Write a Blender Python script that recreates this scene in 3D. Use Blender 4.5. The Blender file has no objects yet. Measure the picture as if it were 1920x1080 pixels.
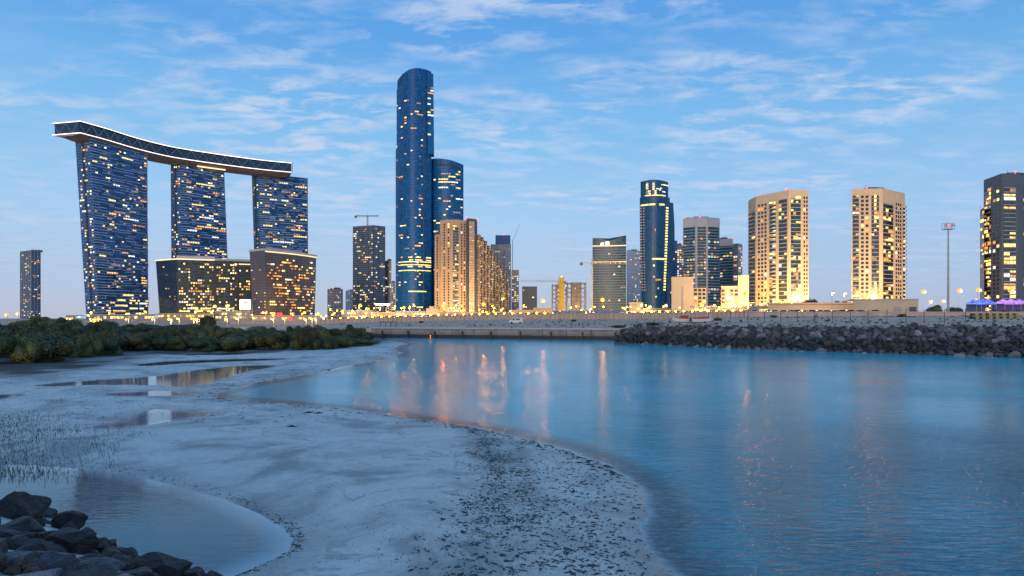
import bpy, bmesh, math, random
import numpy as np
from mathutils import Vector, noise as mnoise
R = math.radians
rnd = random.Random(7)
sc = bpy.context.scene
# ------------------------------------------------------------------ camera
F = 1280.0; CZ = 5.0; HY = 597.0
cam = bpy.data.objects.new("camera", bpy.data.cameras.new("camera"))
sc.collection.objects.link(cam); sc.camera = cam
cam.location = (0, 0, CZ); cam.rotation_euler = (R(90), 0, 0)
cam.data.sensor_width = 36; cam.data.lens = 24
cam.data.shift_y = (HY - 540) / 1920
cam.data.clip_start = 0.1; cam.data.clip_end = 30000
# ------------------------------------------------------------------ render
sc.view_settings.view_transform = 'Standard'; sc.view_settings.look = 'None'
sc.view_settings.exposure = 0.0; sc.view_settings.gamma = 1
sc.render.engine = 'CYCLES'
sc.cycles.use_denoising = True
sc.cycles.sample_clamp_indirect = 4.0
sc.cycles.max_bounces = 5; sc.cycles.diffuse_bounces = 2; sc.cycles.glossy_bounces = 3
sc.cycles.caustics_reflective = False; sc.cycles.caustics_refractive = False
# ------------------------------------------------------------------ world: dusk sky with thin cloud
def lin(r, g, b):
    f = lambda c: (c/255/12.92) if c/255 <= 0.04045 else ((c/255+0.055)/1.055)**2.4
    return (f(r), f(g), f(b), 1)
class NT:
    def __init__(s, nt): s.nt = nt; s.n = nt.nodes; s.l = nt.links
    def new(s, t, **k):
        o = s.n.new(t)
        for a, v in k.items(): setattr(o, a, v)
        return o
    def link(s, a, b): s.l.new(a, b)
    def math(s, op, a, b=None, c=None, clamp=False):
        o = s.new('ShaderNodeMath', operation=op, use_clamp=clamp)
        for i, v in enumerate((a, b, c)):
            if v is None: continue
            if isinstance(v, (int, float)): o.inputs[i].default_value = v
            else: s.link(v, o.inputs[i])
        return o.outputs[0]
    def vmath(s, op, a, b):
        o = s.new('ShaderNodeVectorMath', operation=op)
        for i, v in enumerate((a, b)):
            if isinstance(v, tuple): o.inputs[i].default_value = v
            else: s.link(v, o.inputs[i])
        return o.outputs[0]
    def mix(s, f, a, b, mode='MIX'):
        o = s.new('ShaderNodeMix', data_type='RGBA', blend_type=mode)
        for i, v in ((0, f), (6, a), (7, b)):
            if isinstance(v, (int, float)): o.inputs[i].default_value = v
            elif isinstance(v, tuple): o.inputs[i].default_value = v if len(v) == 4 else (*v, 1)
            else: s.link(v, o.inputs[i])
        return o.outputs[2]
    def ramp(s, f, stops, interp='LINEAR'):
        o = s.new('ShaderNodeValToRGB'); cr = o.color_ramp; cr.interpolation = interp
        while len(cr.elements) < len(stops): cr.elements.new(0.5)
        for e, (p, c) in zip(cr.elements, stops):
            e.position = p; e.color = (c, c, c, 1) if isinstance(c, (int, float)) else (c if len(c) == 4 else (*c, 1))
        s.link(f, o.inputs[0]); return o.outputs[0]
    def noise(s, vec, scale, detail=3, rough=0.5, dist=0.0):
        o = s.new('ShaderNodeTexNoise'); o.inputs['Scale'].default_value = scale
        o.inputs['Detail'].default_value = detail; o.inputs['Roughness'].default_value = rough
        o.inputs['Distortion'].default_value = dist
        if vec is not None: s.link(vec, o.inputs['Vector'])
        return o.outputs[0]
SUN_EL, SUN_AZ = R(6), R(190)      # low afterglow behind the camera
world = bpy.data.worlds.new("World"); sc.world = world; world.use_nodes = True
w = NT(world.node_tree); w.n.clear()
tc = w.new('ShaderNodeTexCoord'); sep = w.new('ShaderNodeSeparateXYZ'); w.link(tc.outputs['Generated'], sep.inputs[0])
X_, Y_, Z_ = sep.outputs
grad = w.ramp(w.math('MAXIMUM', Z_, 0.0), [(0.0, lin(186,192,212)), (0.05, lin(178,198,226)), (0.14, lin(164,203,240)), (0.26, lin(130,190,238)), (0.38, lin(94,163,230)), (0.55, lin(78,150,222)), (1.0, lin(92,160,222))])
side = w.math('MULTIPLY_ADD', X_, 0.5, 0.5)
grad = w.mix(w.ramp(side, [(0.5, 0.0), (0.85, 0.14)]), grad, lin(78, 140, 208))
zz = w.math('ADD', w.math('MAXIMUM', Z_, 0.0), 0.10)
comb = w.new('ShaderNodeCombineXYZ')
w.link(w.math('DIVIDE', X_, zz), comb.inputs[0]); w.link(w.math('DIVIDE', Y_, zz), comb.inputs[1])
mp = w.new('ShaderNodeMapping'); w.link(comb.outputs[0], mp.inputs[0])
mp.inputs['Rotation'].default_value = (0, 0, R(24)); mp.inputs['Scale'].default_value = (0.8, 1.15, 1.0); mp.inputs['Location'].default_value = (0.6, 0.2, 0)
big = w.noise(mp.outputs[0], 0.95, 4, 0.6, 0.2)
mp2 = w.new('ShaderNodeMapping'); w.link(comb.outputs[0], mp2.inputs[0])
mp2.inputs['Rotation'].default_value = (0, 0, R(20)); mp2.inputs['Scale'].default_value = (1.3, 2.2, 1.0)
mp2.inputs['Location'].default_value = (3.1, 1.7, 0)
fine = w.noise(mp2.outputs[0], 3.5, 10, 0.62, 0.25)
cl = w.math('MULTIPLY', w.ramp(big, [(0.42, 0.10), (0.58, 1.0)]), w.ramp(fine, [(0.45, 0.0), (0.62, 1.0)]))
cl = w.math('MULTIPLY', cl, w.ramp(Z_, [(0.02, 0.0), (0.10, 0.75), (0.3, 1.0)]))
col = w.mix(w.math('MULTIPLY', cl, 0.95, clamp=True), grad, lin(196, 212, 238))
sky = w.new('ShaderNodeTexSky', sky_type='NISHITA', sun_disc=False, sun_elevation=SUN_EL, sun_rotation=SUN_AZ)
col = w.mix(0.004, col, sky.outputs[0], 'ADD')
bg = w.new('ShaderNodeBackground'); bg.inputs[1].default_value = 1.0
w.link(col, bg.inputs[0]); wo = w.new('ShaderNodeOutputWorld'); w.link(bg.outputs[0], wo.inputs[0])
sun = bpy.data.objects.new("sun", bpy.data.lights.new("sun", 'SUN')); sc.collection.objects.link(sun)
sun.data.energy = 1.25; sun.data.angle = R(20); sun.data.color = (1.0, 0.72, 0.46)
sd_ = Vector((math.sin(SUN_AZ)*math.cos(SUN_EL)*-1*-1, math.cos(SUN_AZ)*math.cos(SUN_EL), math.sin(SUN_EL)))
sun.rotation_euler = sd_.to_track_quat('Z', 'Y').to_euler()

# ------------------------------------------------------------------ helpers
def WX(px, Y): return (px-960)/F*Y
def WZ(py, Y): return CZ + (HY-py)/F*Y
def pt(px, Y): return Vector((WX(px, Y), Y))
def g0(px, py):                       # ground point at water level seen at that pixel
    Y = CZ*F/(py-HY); return (WX(px, Y), Y)
class MB:
    def __init__(s): s.v = []; s.f = []; s.m = []
    def add(s, vs, fs, mi=0):
        o = len(s.v); s.v += [tuple(p) for p in vs]; s.f += [tuple(o+i for i in f) for f in fs]; s.m += [mi]*len(fs)
    def hexa(s, p, mi=0):             # p: 4 bottom, 4 top
        s.add(p, [(3,2,1,0),(4,5,6,7),(0,1,5,4),(1,2,6,5),(2,3,7,6),(3,0,4,7)], mi)
    def box(s, c, d, mi=0, rz=0):
        cx, cy, cz = c; x, y, z = d[0]/2, d[1]/2, d[2]/2; cs, sn = math.cos(rz), math.sin(rz)
        pp = []
        for zz in (-z, z):
            for a, b in ((-x,-y),(x,-y),(x,y),(-x,y)): pp.append((cx+a*cs-b*sn, cy+a*sn+b*cs, cz+zz))
        s.hexa(pp, mi)
    def tube(s, p0, p1, r0, r1=None, n=6, mi=0):
        if r1 is None: r1 = r0
        p0, p1 = Vector(p0), Vector(p1); d = (p1-p0).normalized()
        a = d.orthogonal().normalized(); b = d.cross(a)
        vs = []
        for p, r in ((p0, r0), (p1, r1)):
            for i in range(n):
                t = 2*math.pi*i/n; vs.append(p+(a*math.cos(t)+b*math.sin(t))*r)
        fs = [(i, (i+1) % n, n+(i+1) % n, n+i) for i in range(n)]+[tuple(range(n))[::-1], tuple(range(n, 2*n))]
        s.add(vs, fs, mi)
    def ball(s, c, r, sx=1, sy=1, sz=1, nu=8, nv=5, mi=0):
        vs = [(c[0], c[1], c[2]-r*sz)]
        for j in range(1, nv):
            ph = math.pi*j/nv-math.pi/2
            for i in range(nu):
                t = 2*math.pi*i/nu; vs.append((c[0]+r*sx*math.cos(ph)*math.cos(t), c[1]+r*sy*math.cos(ph)*math.sin(t), c[2]+r*sz*math.sin(ph)))
        vs.append((c[0], c[1], c[2]+r*sz)); fs = []
        for i in range(nu): fs.append((0, 1+(i+1) % nu, 1+i))
        for j in range(nv-2):
            for i in range(nu):
                a = 1+j*nu+i; b = 1+j*nu+(i+1) % nu; fs.append((a, b, b+nu, a+nu))
        L = len(vs)-1
        for i in range(nu): fs.append((L, 1+(nv-2)*nu+i, 1+(nv-2)*nu+(i+1) % nu))
        s.add(vs, fs, mi)
    def build(s, name, mats, parent=None, smooth=False, offset=None):
        me = bpy.data.meshes.new(name)
        v = s.v
        if offset: v = [(a-offset[0], b-offset[1], c-offset[2]) for a, b, c in v]
        me.from_pydata(v, [], s.f)
        if not isinstance(mats, (list, tuple)): mats = [mats]
        for m in mats: me.materials.append(m)
        if len(mats) > 1: me.polygons.foreach_set('material_index', s.m)
        if smooth: me.polygons.foreach_set('use_smooth', [True]*len(me.polygons))
        ob = bpy.data.objects.new(name, me); sc.collection.objects.link(ob)
        if offset: ob.location = offset
        if parent: ob.parent = parent
        return ob
def tag(o, label=None, cat=None, group=None, kind=None):
    for k, v in (('label', label), ('category', cat), ('group', group), ('kind', kind)):
        if v: o[k] = v
    return o
def empty(name, loc, label, cat, group=None, rz=0):
    o = bpy.data.objects.new(name, None); sc.collection.objects.link(o); o.location = loc; o.rotation_euler = (0, 0, rz)
    o.empty_display_size = 0.5
    return tag(o, label, cat, group)
KIDS = {}
def copy_tree(root, loc, rz=0, scale=None, label=None):
    c = root.copy(); sc.collection.objects.link(c); c.location = loc; c.rotation_euler = (0, 0, rz)
    if scale: c.scale = scale if isinstance(scale, tuple) else (scale,)*3
    if label: c['label'] = label
    def rec(src, dst):
        for ch in KIDS.get(src.name, None) or list(src.children):
            d = ch.copy(); sc.collection.objects.link(d); d.parent = dst; rec(ch, d)
    rec(root, c); return c

# ------------------------------------------------------------------ materials
def mat(name, base, rough=0.7, metal=0.0, var=0.15, scale=0.5, bump=0.0, bscale=4.0, spec=0.5):
    m = bpy.data.materials.new(name); m.use_nodes = True; t = NT(m.node_tree)
    p = t.n['Principled BSDF']; geo = t.new('ShaderNodeNewGeometry')
    n = t.noise(geo.outputs['Position'], scale, 4, 0.6)
    dark = tuple(c*(1-var) for c in base); lite = tuple(min(1, c*(1+var)) for c in base)
    t.link(t.ramp(n, [(0.3, dark), (0.7, lite)]), p.inputs['Base Color'])
    p.inputs['Roughness'].default_value = rough; p.inputs['Metallic'].default_value = metal
    p.inputs['Specular IOR Level'].default_value = spec
    if bump:
        b = t.new('ShaderNodeBump'); b.inputs['Strength'].default_value = bump; b.inputs['Distance'].default_value = 0.1
        t.link(t.noise(geo.outputs['Position'], bscale, 6, 0.6), b.inputs['Height']); t.link(b.outputs[0], p.inputs['Normal'])
    return m
def glass(name, base, band, fh=3.5, bf=0.25, cell=3.0, rough=0.12, var=0.5, spec=0.8, vline=0.0):
    """curtain wall: dark tinted panes, a spandrel line at every floor, panes of slightly different tint"""
    m = bpy.data.materials.new(name); m.use_nodes = True; t = NT(m.node_tree)
    p = t.n['Principled BSDF']; geo = t.new('ShaderNodeNewGeometry'); pos = geo.outputs['Position']
    sn = t.vmath('FLOOR', t.vmath('DIVIDE', pos, (cell, cell*4, fh)), (0, 0, 0))
    wn = t.new('ShaderNodeTexWhiteNoise', noise_dimensions='3D'); t.link(sn, wn.inputs[0])
    r = wn.outputs[0]
    dk = tuple(c*(1-var) for c in base); lt = tuple(c*(1+var) for c in base)
    c = t.ramp(r, [(0.0, dk), (0.6, base), (1.0, lt)])
    s2 = t.new('ShaderNodeSeparateXYZ'); t.link(pos, s2.inputs[0])
    fz = t.math('FRACT', t.math('DIVIDE', s2.outputs[2], fh))
    isb = t.math('LESS_THAN', fz, bf)
    c = t.mix(isb, c, band)
    if vline:
        fx = t.math('FRACT', t.math('DIVIDE', s2.outputs[0], cell))
        c = t.mix(t.math('LESS_THAN', fx, vline), c, band)
    t.link(c, p.inputs['Base Color'])
    t.link(t.math('MULTIPLY_ADD', r, 0.12, rough), p.inputs['Roughness'])
    p.inputs['Specular IOR Level'].default_value = spec; p.inputs['IOR'].default_value = 1.6
    return m
def emis(name, colr, st, var=True, sample=False):
    m = bpy.data.materials.new(name); m.use_nodes = True; t = NT(m.node_tree); p = t.n['Principled BSDF']
    p.inputs['Base Color'].default_value = (0.05, 0.05, 0.05, 1); p.inputs['Roughness'].default_value = 0.4
    p.inputs['Emission Color'].default_value = (*colr, 1)
    if var:   # curtains, furniture and lamps inside: the light is uneven from room to room
        geo = t.new('ShaderNodeNewGeometry')
        n = t.noise(geo.outputs['Position'], 0.55, 2, 0.6)
        t.link(t.ramp(n, [(0.35, (0.35*st,)*3), (0.65, (1.35*st,)*3)]), p.inputs['Emission Strength'])
    else: p.inputs['Emission Strength'].default_value = st
    if not sample: m.cycles.emission_sampling = 'NONE'
    return m
M = {}
M['warm'] = emis('lit_window_warm', (1.0, 0.55, 0.14), 2.0)
M['orange'] = emis('lit_window_orange', (1.0, 0.36, 0.06), 1.5)
M['white'] = emis('lit_window_white', (1.0, 0.97, 0.82), 1.9)
M['yellow'] = emis('lit_window_yellow', (1.0, 0.72, 0.20), 2.3)
M['dim'] = emis('lit_window_dim', (1.0, 0.55, 0.25), 0.6)
M['dark'] = mat('dark_window_glass', (0.022, 0.032, 0.05), 0.12, spec=0.6, var=0.4)
WM = ['warm', 'orange', 'white', 'yellow', 'dim', 'dark']
M['redlamp'] = emis('red_beacon_glow', (1.0, 0.05, 0.07), 6, False)
M['led'] = emis('led_strip_white', (1.0, 0.84, 0.74), 2.6, False)
M['ledw'] = emis('led_strip_warm', (1.0, 0.72, 0.38), 1.6, False)
M['gateglass'] = glass('gate_tower_glass', (0.014, 0.085, 0.240), (0.020, 0.10, 0.25), 3.4, 0.3, 4, 0.25, 0.7, spec=0.3)
M['gateband'] = mat('gate_tower_band', (0.29, 0.40, 0.60), 0.5, var=0.3, scale=0.12)
M['gatepanel'] = mat('gate_tower_panel', (0.15, 0.19, 0.30), 0.5, var=0.25)
M['sunglass'] = glass('sun_tower_glass', (0.006, 0.105, 0.310), (0.004, 0.075, 0.225), 3.6, 0.28, 2.4, 0.35, 0.35, spec=0.2)
M['sunfin'] = glass('sun_tower_fin_glass', (0.010, 0.12, 0.34), (0.008, 0.09, 0.26), 3.6, 0.2, 6, 0.3, 0.15, spec=0.2)
M['podglass'] = glass('podium_glass', (0.030, 0.060, 0.075), (0.045, 0.055, 0.060), 3.4, 0.3, 3, 0.45, 0.5, spec=0.2)
M['podsmooth'] = glass('podium_smooth_glass', (0.010, 0.040, 0.085), (0.008, 0.03, 0.07), 3.4, 0.1, 2.5, 0.18, 0.1, spec=0.5)
M['podbrown'] = glass('podium_brown_facade', (0.035, 0.032, 0.045), (0.085, 0.07, 0.075), 3.4, 0.38, 2.4, 0.3, 0.5, vline=0.25)
M['greyglass'] = glass('grey_tower_glass', (0.03, 0.07, 0.13), (0.08, 0.12, 0.19), 3.5, 0.3, 3, 0.35, 0.5, vline=0.12)
M['etiglass'] = glass('curved_tower_glass', (0.006, 0.070, 0.180), (0.010, 0.080, 0.20), 3.7, 0.25, 3.2, 0.35, 0.25, spec=0.3)
M['hazeglass'] = glass('haze_tinted_tower_glass', (0.14, 0.22, 0.36), (0.20, 0.27, 0.40), 3.6, 0.3, 3.5, 0.3, 0.3)  # distance haze is put into the pale glass colour
M['curvyglass'] = glass('wave_tower_glass', (0.012, 0.065, 0.11), (0.03, 0.08, 0.12), 3.4, 0.2, 3, 0.3, 0.5, spec=0.3)
M['conc'] = mat('grey_concrete', (0.30, 0.29, 0.29), 0.85, var=0.2, scale=0.3)
M['paleconc'] = mat('pale_concrete', (0.45, 0.43, 0.42), 0.8, var=0.12, scale=0.2)
M['tan'] = mat('sand_stone_render', (0.60, 0.47, 0.32), 0.85, var=0.08, scale=0.15)
M['tan2'] = mat('tan_stone_cladding', (0.46, 0.32, 0.20), 0.85, var=0.12, scale=0.15)
M['slab'] = mat('pale_slab_edge', (0.50, 0.42, 0.35), 0.8, var=0.1)
M['bandw'] = mat('white_blue_slab', (0.24, 0.30, 0.38), 0.6, var=0.15)
M['crown'] = mat('grey_crown_cladding', (0.40, 0.40, 0.44), 0.7, var=0.08)
M['darkgrey'] = mat('dark_grey_cladding', (0.085, 0.10, 0.13), 0.6, var=0.15)
M['bayglass'] = glass('balcony_bay_glass', (0.012, 0.035, 0.055), (0.03, 0.04, 0.05), 3.31, 0.1, 2.6, 0.12, 0.6)
M['balus'] = mat('balcony_glass_rail', (0.10, 0.13, 0.16), 0.2, var=0.3, spec=0.8)
M['steel'] = mat('galvanised_steel', (0.25, 0.25, 0.26), 0.5, metal=0.6)
M['darksteel'] = mat('dark_steel', (0.05, 0.05, 0.055), 0.6, metal=0.3)
M['yellowpaint'] = mat('yellow_painted_steel', (0.6, 0.42, 0.05), 0.6)
M['hull'] = mat('brown_bridge_soffit', (0.22, 0.165, 0.145), 0.5, var=0.15, scale=0.1)
M['trussglass'] = glass('bridge_glass', (0.006, 0.028, 0.075), (0.01, 0.04, 0.09), 4.5, 0.1, 6, 0.15, 0.3, spec=0.5)
M['truss'] = mat('bridge_truss_paint', (0.16, 0.24, 0.36), 0.5)

# ------------------------------------------------------------------ facade patches
class Patch:
    """One face of a building, u from its left to its right edge as seen from outside, z in metres; d is the distance out of it."""
    def __init__(s, a, b, z0, z1, at=None, bt=None, bulge=0.0, xf=None):
        s.a, s.b = Vector(a), Vector(b); s.at = Vector(at) if at is not None else s.a; s.bt = Vector(bt) if bt is not None else s.b
        s.z0, s.z1, s.bulge, s.xf = z0, z1, bulge, xf
        d = (s.b-s.a).normalized(); s.n = Vector((d.y, -d.x)); s.len = ((s.b-s.a).length+(s.bt-s.at).length)/2
    def P(s, u, z, d=0.0):
        t = (z-s.z0)/(s.z1-s.z0)
        p = s.a.lerp(s.at, t).lerp(s.b.lerp(s.bt, t), u)
        o = d+s.bulge*(1-(2*u-1)**2)
        n = s.n
        if s.bulge:
            q = (s.b-s.a); tg = q+s.n*s.bulge*(-4)*(2*u-1); tg.normalize(); n2 = Vector((tg.y, -tg.x))
            p = p+s.n*(o-d)+n2*d
        else: p = p+n*o
        if s.xf: p = s.xf(p, t, u)
        return (p.x, p.y, z)
    def box(s, mb, u0, u1, z0, z1, d0, d1, mi=0, seg=1):
        for k in range(seg):
            a, b = u0+(u1-u0)*k/seg, u0+(u1-u0)*(k+1)/seg
            mb.hexa([s.P(a, z0, d1), s.P(b, z0, d1), s.P(b, z0, d0), s.P(a, z0, d0), s.P(a, z1, d1), s.P(b, z1, d1), s.P(b, z1, d0), s.P(a, z1, d0)], mi)
def body_from(patches, depth=25, back=None, ztop=None, nz=2, seg=1, name='body', m=None, parent=None):
    """walls behind the facade: a closed loft of the patch outlines"""
    mb = MB(); z0, z1 = patches[0].z0, patches[0].z1; rings = []
    for k in range(nz+1):
        z = z0+(z1-z0)*k/nz; ring = []
        for i, p in enumerate(patches):
            for j in range(seg+(1 if i == len(patches)-1 else 0)):
                ring.append(Vector(p.P(j/seg, min(z, p.z1) if len(patches) == 1 else z)))
        L, Rr = ring[0], ring[-1]
        if back: ring += [Vector((b[0], b[1], z)) for b in back]
        else:
            ring += [Vector((Rr.x*(1+depth/Rr.y)*0.97+0.03*L.x, Rr.y+depth, z)), Vector((L.x*(1+depth/L.y)*0.97+0.03*Rr.x, L.y+depth, z))]
        rings.append(ring)
    if ztop:
        for q in rings[-1]: q.z = ztop(q.x, q.y)
    n = len(rings[0]); vs = [q for r in rings for q in r]; fs = []
    for k in range(nz):
        for i in range(n): fs.append((k*n+i, k*n+(i+1) % n, (k+1)*n+(i+1) % n, (k+1)*n+i))
    c = sum((q for q in rings[-1]), Vector())/n
    vs.append(c); T = len(vs)-1
    for i in range(n): fs.append((nz*n+i, nz*n+(i+1) % n, T))
    mb.add(vs, fs)
    return mb.build(name, m, parent)
class Win:
    """collects a building's windows; the 100 largest become parts, the rest one part"""
    def __init__(s): s.w = []
    def add(s, p, u0, u1, z0, z1, m, d=0.25): s.w.append((p, u0, u1, z0, z1, m, d))
    def build(s, root, most=100):
        def size(e): return (e[2]-e[1])*e[0].len*(e[4]-e[3])*(0.2 if e[5] == 'dark' else 1)/(e[0].a.y**2)
        s.w.sort(key=size, reverse=True)
        for e in s.w[:most]:
            mb = MB(); e[0].box(mb, e[1], e[2], e[3], e[4], -0.1, e[6]); mb.build('window', M[e[5]], root)
        if len(s.w) > most:
            mb = MB()
            for e in s.w[most:]: e[0].box(mb, e[1], e[2], e[3], e[4], -0.1, e[6], WM.index(e[5]))
            tag(mb.build('window', [M[k] for k in WM], root), kind='stuff')
def pick(r, white=0.15, yellow=0.25, orange=0.2, dim=0.2):
    x = r.random()
    for k, v in (('white', white), ('yellow', yellow), ('orange', orange), ('dim', dim)):
        if x < v: return k
        x -= v
    return 'warm'
def lit_grid(win, p, z0, z1, fh, cw, prob, r, run=0.3, umin=0.02, umax=0.98, h=0.55, fill=0.7, ztop=None, d=0.25, pk=None, clump=True):
    nc = max(1, int((umax-umin)*p.len/cw)); du = (umax-umin)/nc; z = z0; f = 0
    while z+fh <= z1:
        c = 0
        while c < nc:
            pr = prob
            if clump: pr *= 0.35+1.5*max(0, mnoise.noise(Vector((c*0.23+p.a.x, z*0.045, p.a.y)))+0.45)
            if r.random() < pr:
                k = 1
                while r.random() < run and c+k < nc: k += 1
                m = (pk or pick)(r)
                for q in range(k):
                    u = umin+(c+q)*du
                    zt = ztop(p.P(u, z)[0]) if ztop else 1e9
                    if z+fh < zt: win.add(p, u+du*(1-fill)/2, u+du*(1+fill)/2, z+fh*(0.5-h/2), z+fh*(0.5+h/2), m, d)
                c += k
            else: c += 1
        z += fh
def bands(mb, p, z0, z1, fh, th, d, seg=1, u0=0, u1=1, ztop=None):
    z = z0
    while z <= z1:
        p.box(mb, u0, u1, z, z+th, -0.1, d, 0, seg); z += fh
def beacon(parent, loc, r=0.8):
    mb = MB(); mb.ball(loc, r); mb.tube((loc[0], loc[1], loc[2]-2.5), loc, 0.15); mb.build('beacon', M['redlamp'], parent)
# ------------------------------------------------------------------ bridge towers
def gate_tower(label, pxs_b, pxs_t, Ys, ztop, seed, depth=26, z0=3.5, zlow=4):
    r = random.Random(seed)
    (l0, m0, r0), (l1, m1, r1) = pxs_b, pxs_t; YL, YM, YR = Ys
    root = empty('gate_tower', (*pt(m0, YM), z0), label, 'skyscraper')
    inv = root.location.copy()
    ps = Patch(pt(l0, YL), pt(m0, YM), z0, ztop, pt(l1, YL), pt(m1, YM))
    pm = Patch(pt(m0, YM), pt(r0, YR), z0, ztop, pt(m1, YM), pt(r1, YR))
    objs = []
    bk = lambda a, k: pt(a, k)
    objs.append(body_from([ps, pm], m=M['gateglass'], name='curtain_wall', nz=3, back=[(pt(r0, YR)+Vector((-25, 12))), (pt(l0, YL)+Vector((4, 70)))]))
    fh = 3.4; mb = MB(); pnl = []; win = Win(); z = z0+2; f = 0
    while z < ztop-2:
        u = 0.0
        while u < 1:
            dens = 0.5+0.5*mnoise.noise(Vector((u*3.1, z*0.035, seed)))
            L = r.uniform(0.05, 0.24)*(1.5 if u < 0.12 or u > 0.85 else 1)
            if r.random() < 0.30+0.75*dens or u < 0.05 or u > 0.88 or z < 90 and r.random() < .5:
                dz = r.choice((-0.5, 0, 0, 0.5)); pm.box(mb, u, min(1, u+L), z+dz, z+dz+1.0, -0.1, 0.9)
                if r.random() < 0.12: pm.box(mb, min(1, u+L)-0.008, min(1, u+L), z+dz-fh, z+dz+1.0, -0.1, 0.9)
            u += L+(r.uniform(0, 0.10) if r.random() < 0.6 else 0)
        if r.random() < 0.30:
            u = r.uniform(0.05, 0.8); pn = MB(); pnl.append(pn); pm.box(pn, u, u+r.uniform(0.05, 0.12), z, z+fh*r.choice((1, 1, 2)), -0.1, 0.5)
        ps.box(mb, 0.0, 1.0, z, z+0.35, -0.1, 0.25)
        z += fh; f += 1
    grv = MB(); ps.box(grv, 0.44, 0.56, z0, ztop-1, -0.1, 0.5)
    objs.append(mb.build('floor_bands', M['gateband'])); objs.extend(q.build('cladding_panel', M['gatepanel']) for q in pnl); objs.append(grv.build('service_groove', M['darksteel']))
    lit_grid(win, pm, z0+2.6, ztop-4, fh, 3.4, 0.085, r, run=0.5, h=0.45, fill=0.72, d=0.6)
    lit_grid(win, pm, z0+2.6, z0+34, fh, 3.4, 0.13, r, run=0.6, h=0.5, fill=0.9, d=0.7, clump=False, pk=lambda q: q.choice(('yellow', 'white', 'warm', 'yellow')))
    lit_grid(win, ps, z0+2.6, ztop-8, fh, 2.6, 0.16, r, run=0.05, h=0.45, fill=0.6, umin=0.08, umax=0.95, d=0.6, pk=lambda q: pick(q, white=.4, yellow=.1))
    for o in objs: o.parent = root; o.location = -inv
    root['_w'] = 1
    before = set(sc.objects); win.build(root)
    for o in root.children:
        o.location = -inv
    del root['_w']
    return root
gate_tower('leftmost tall blue banded tower carrying the high end of the curved skybridge', (162, 185, 278), (141, 168, 276), (845, 835, 915), 227, 1)
gate_tower('middle of the three blue banded towers under the skybridge', (322, 341, 431), (320, 338, 420), (968, 960, 1010), 229, 2)
gate_tower('blue banded tower under the low right end of the skybridge', (480, 491, 578), (472, 484, 577), (1048, 1040, 1082), 227, 3)
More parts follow.
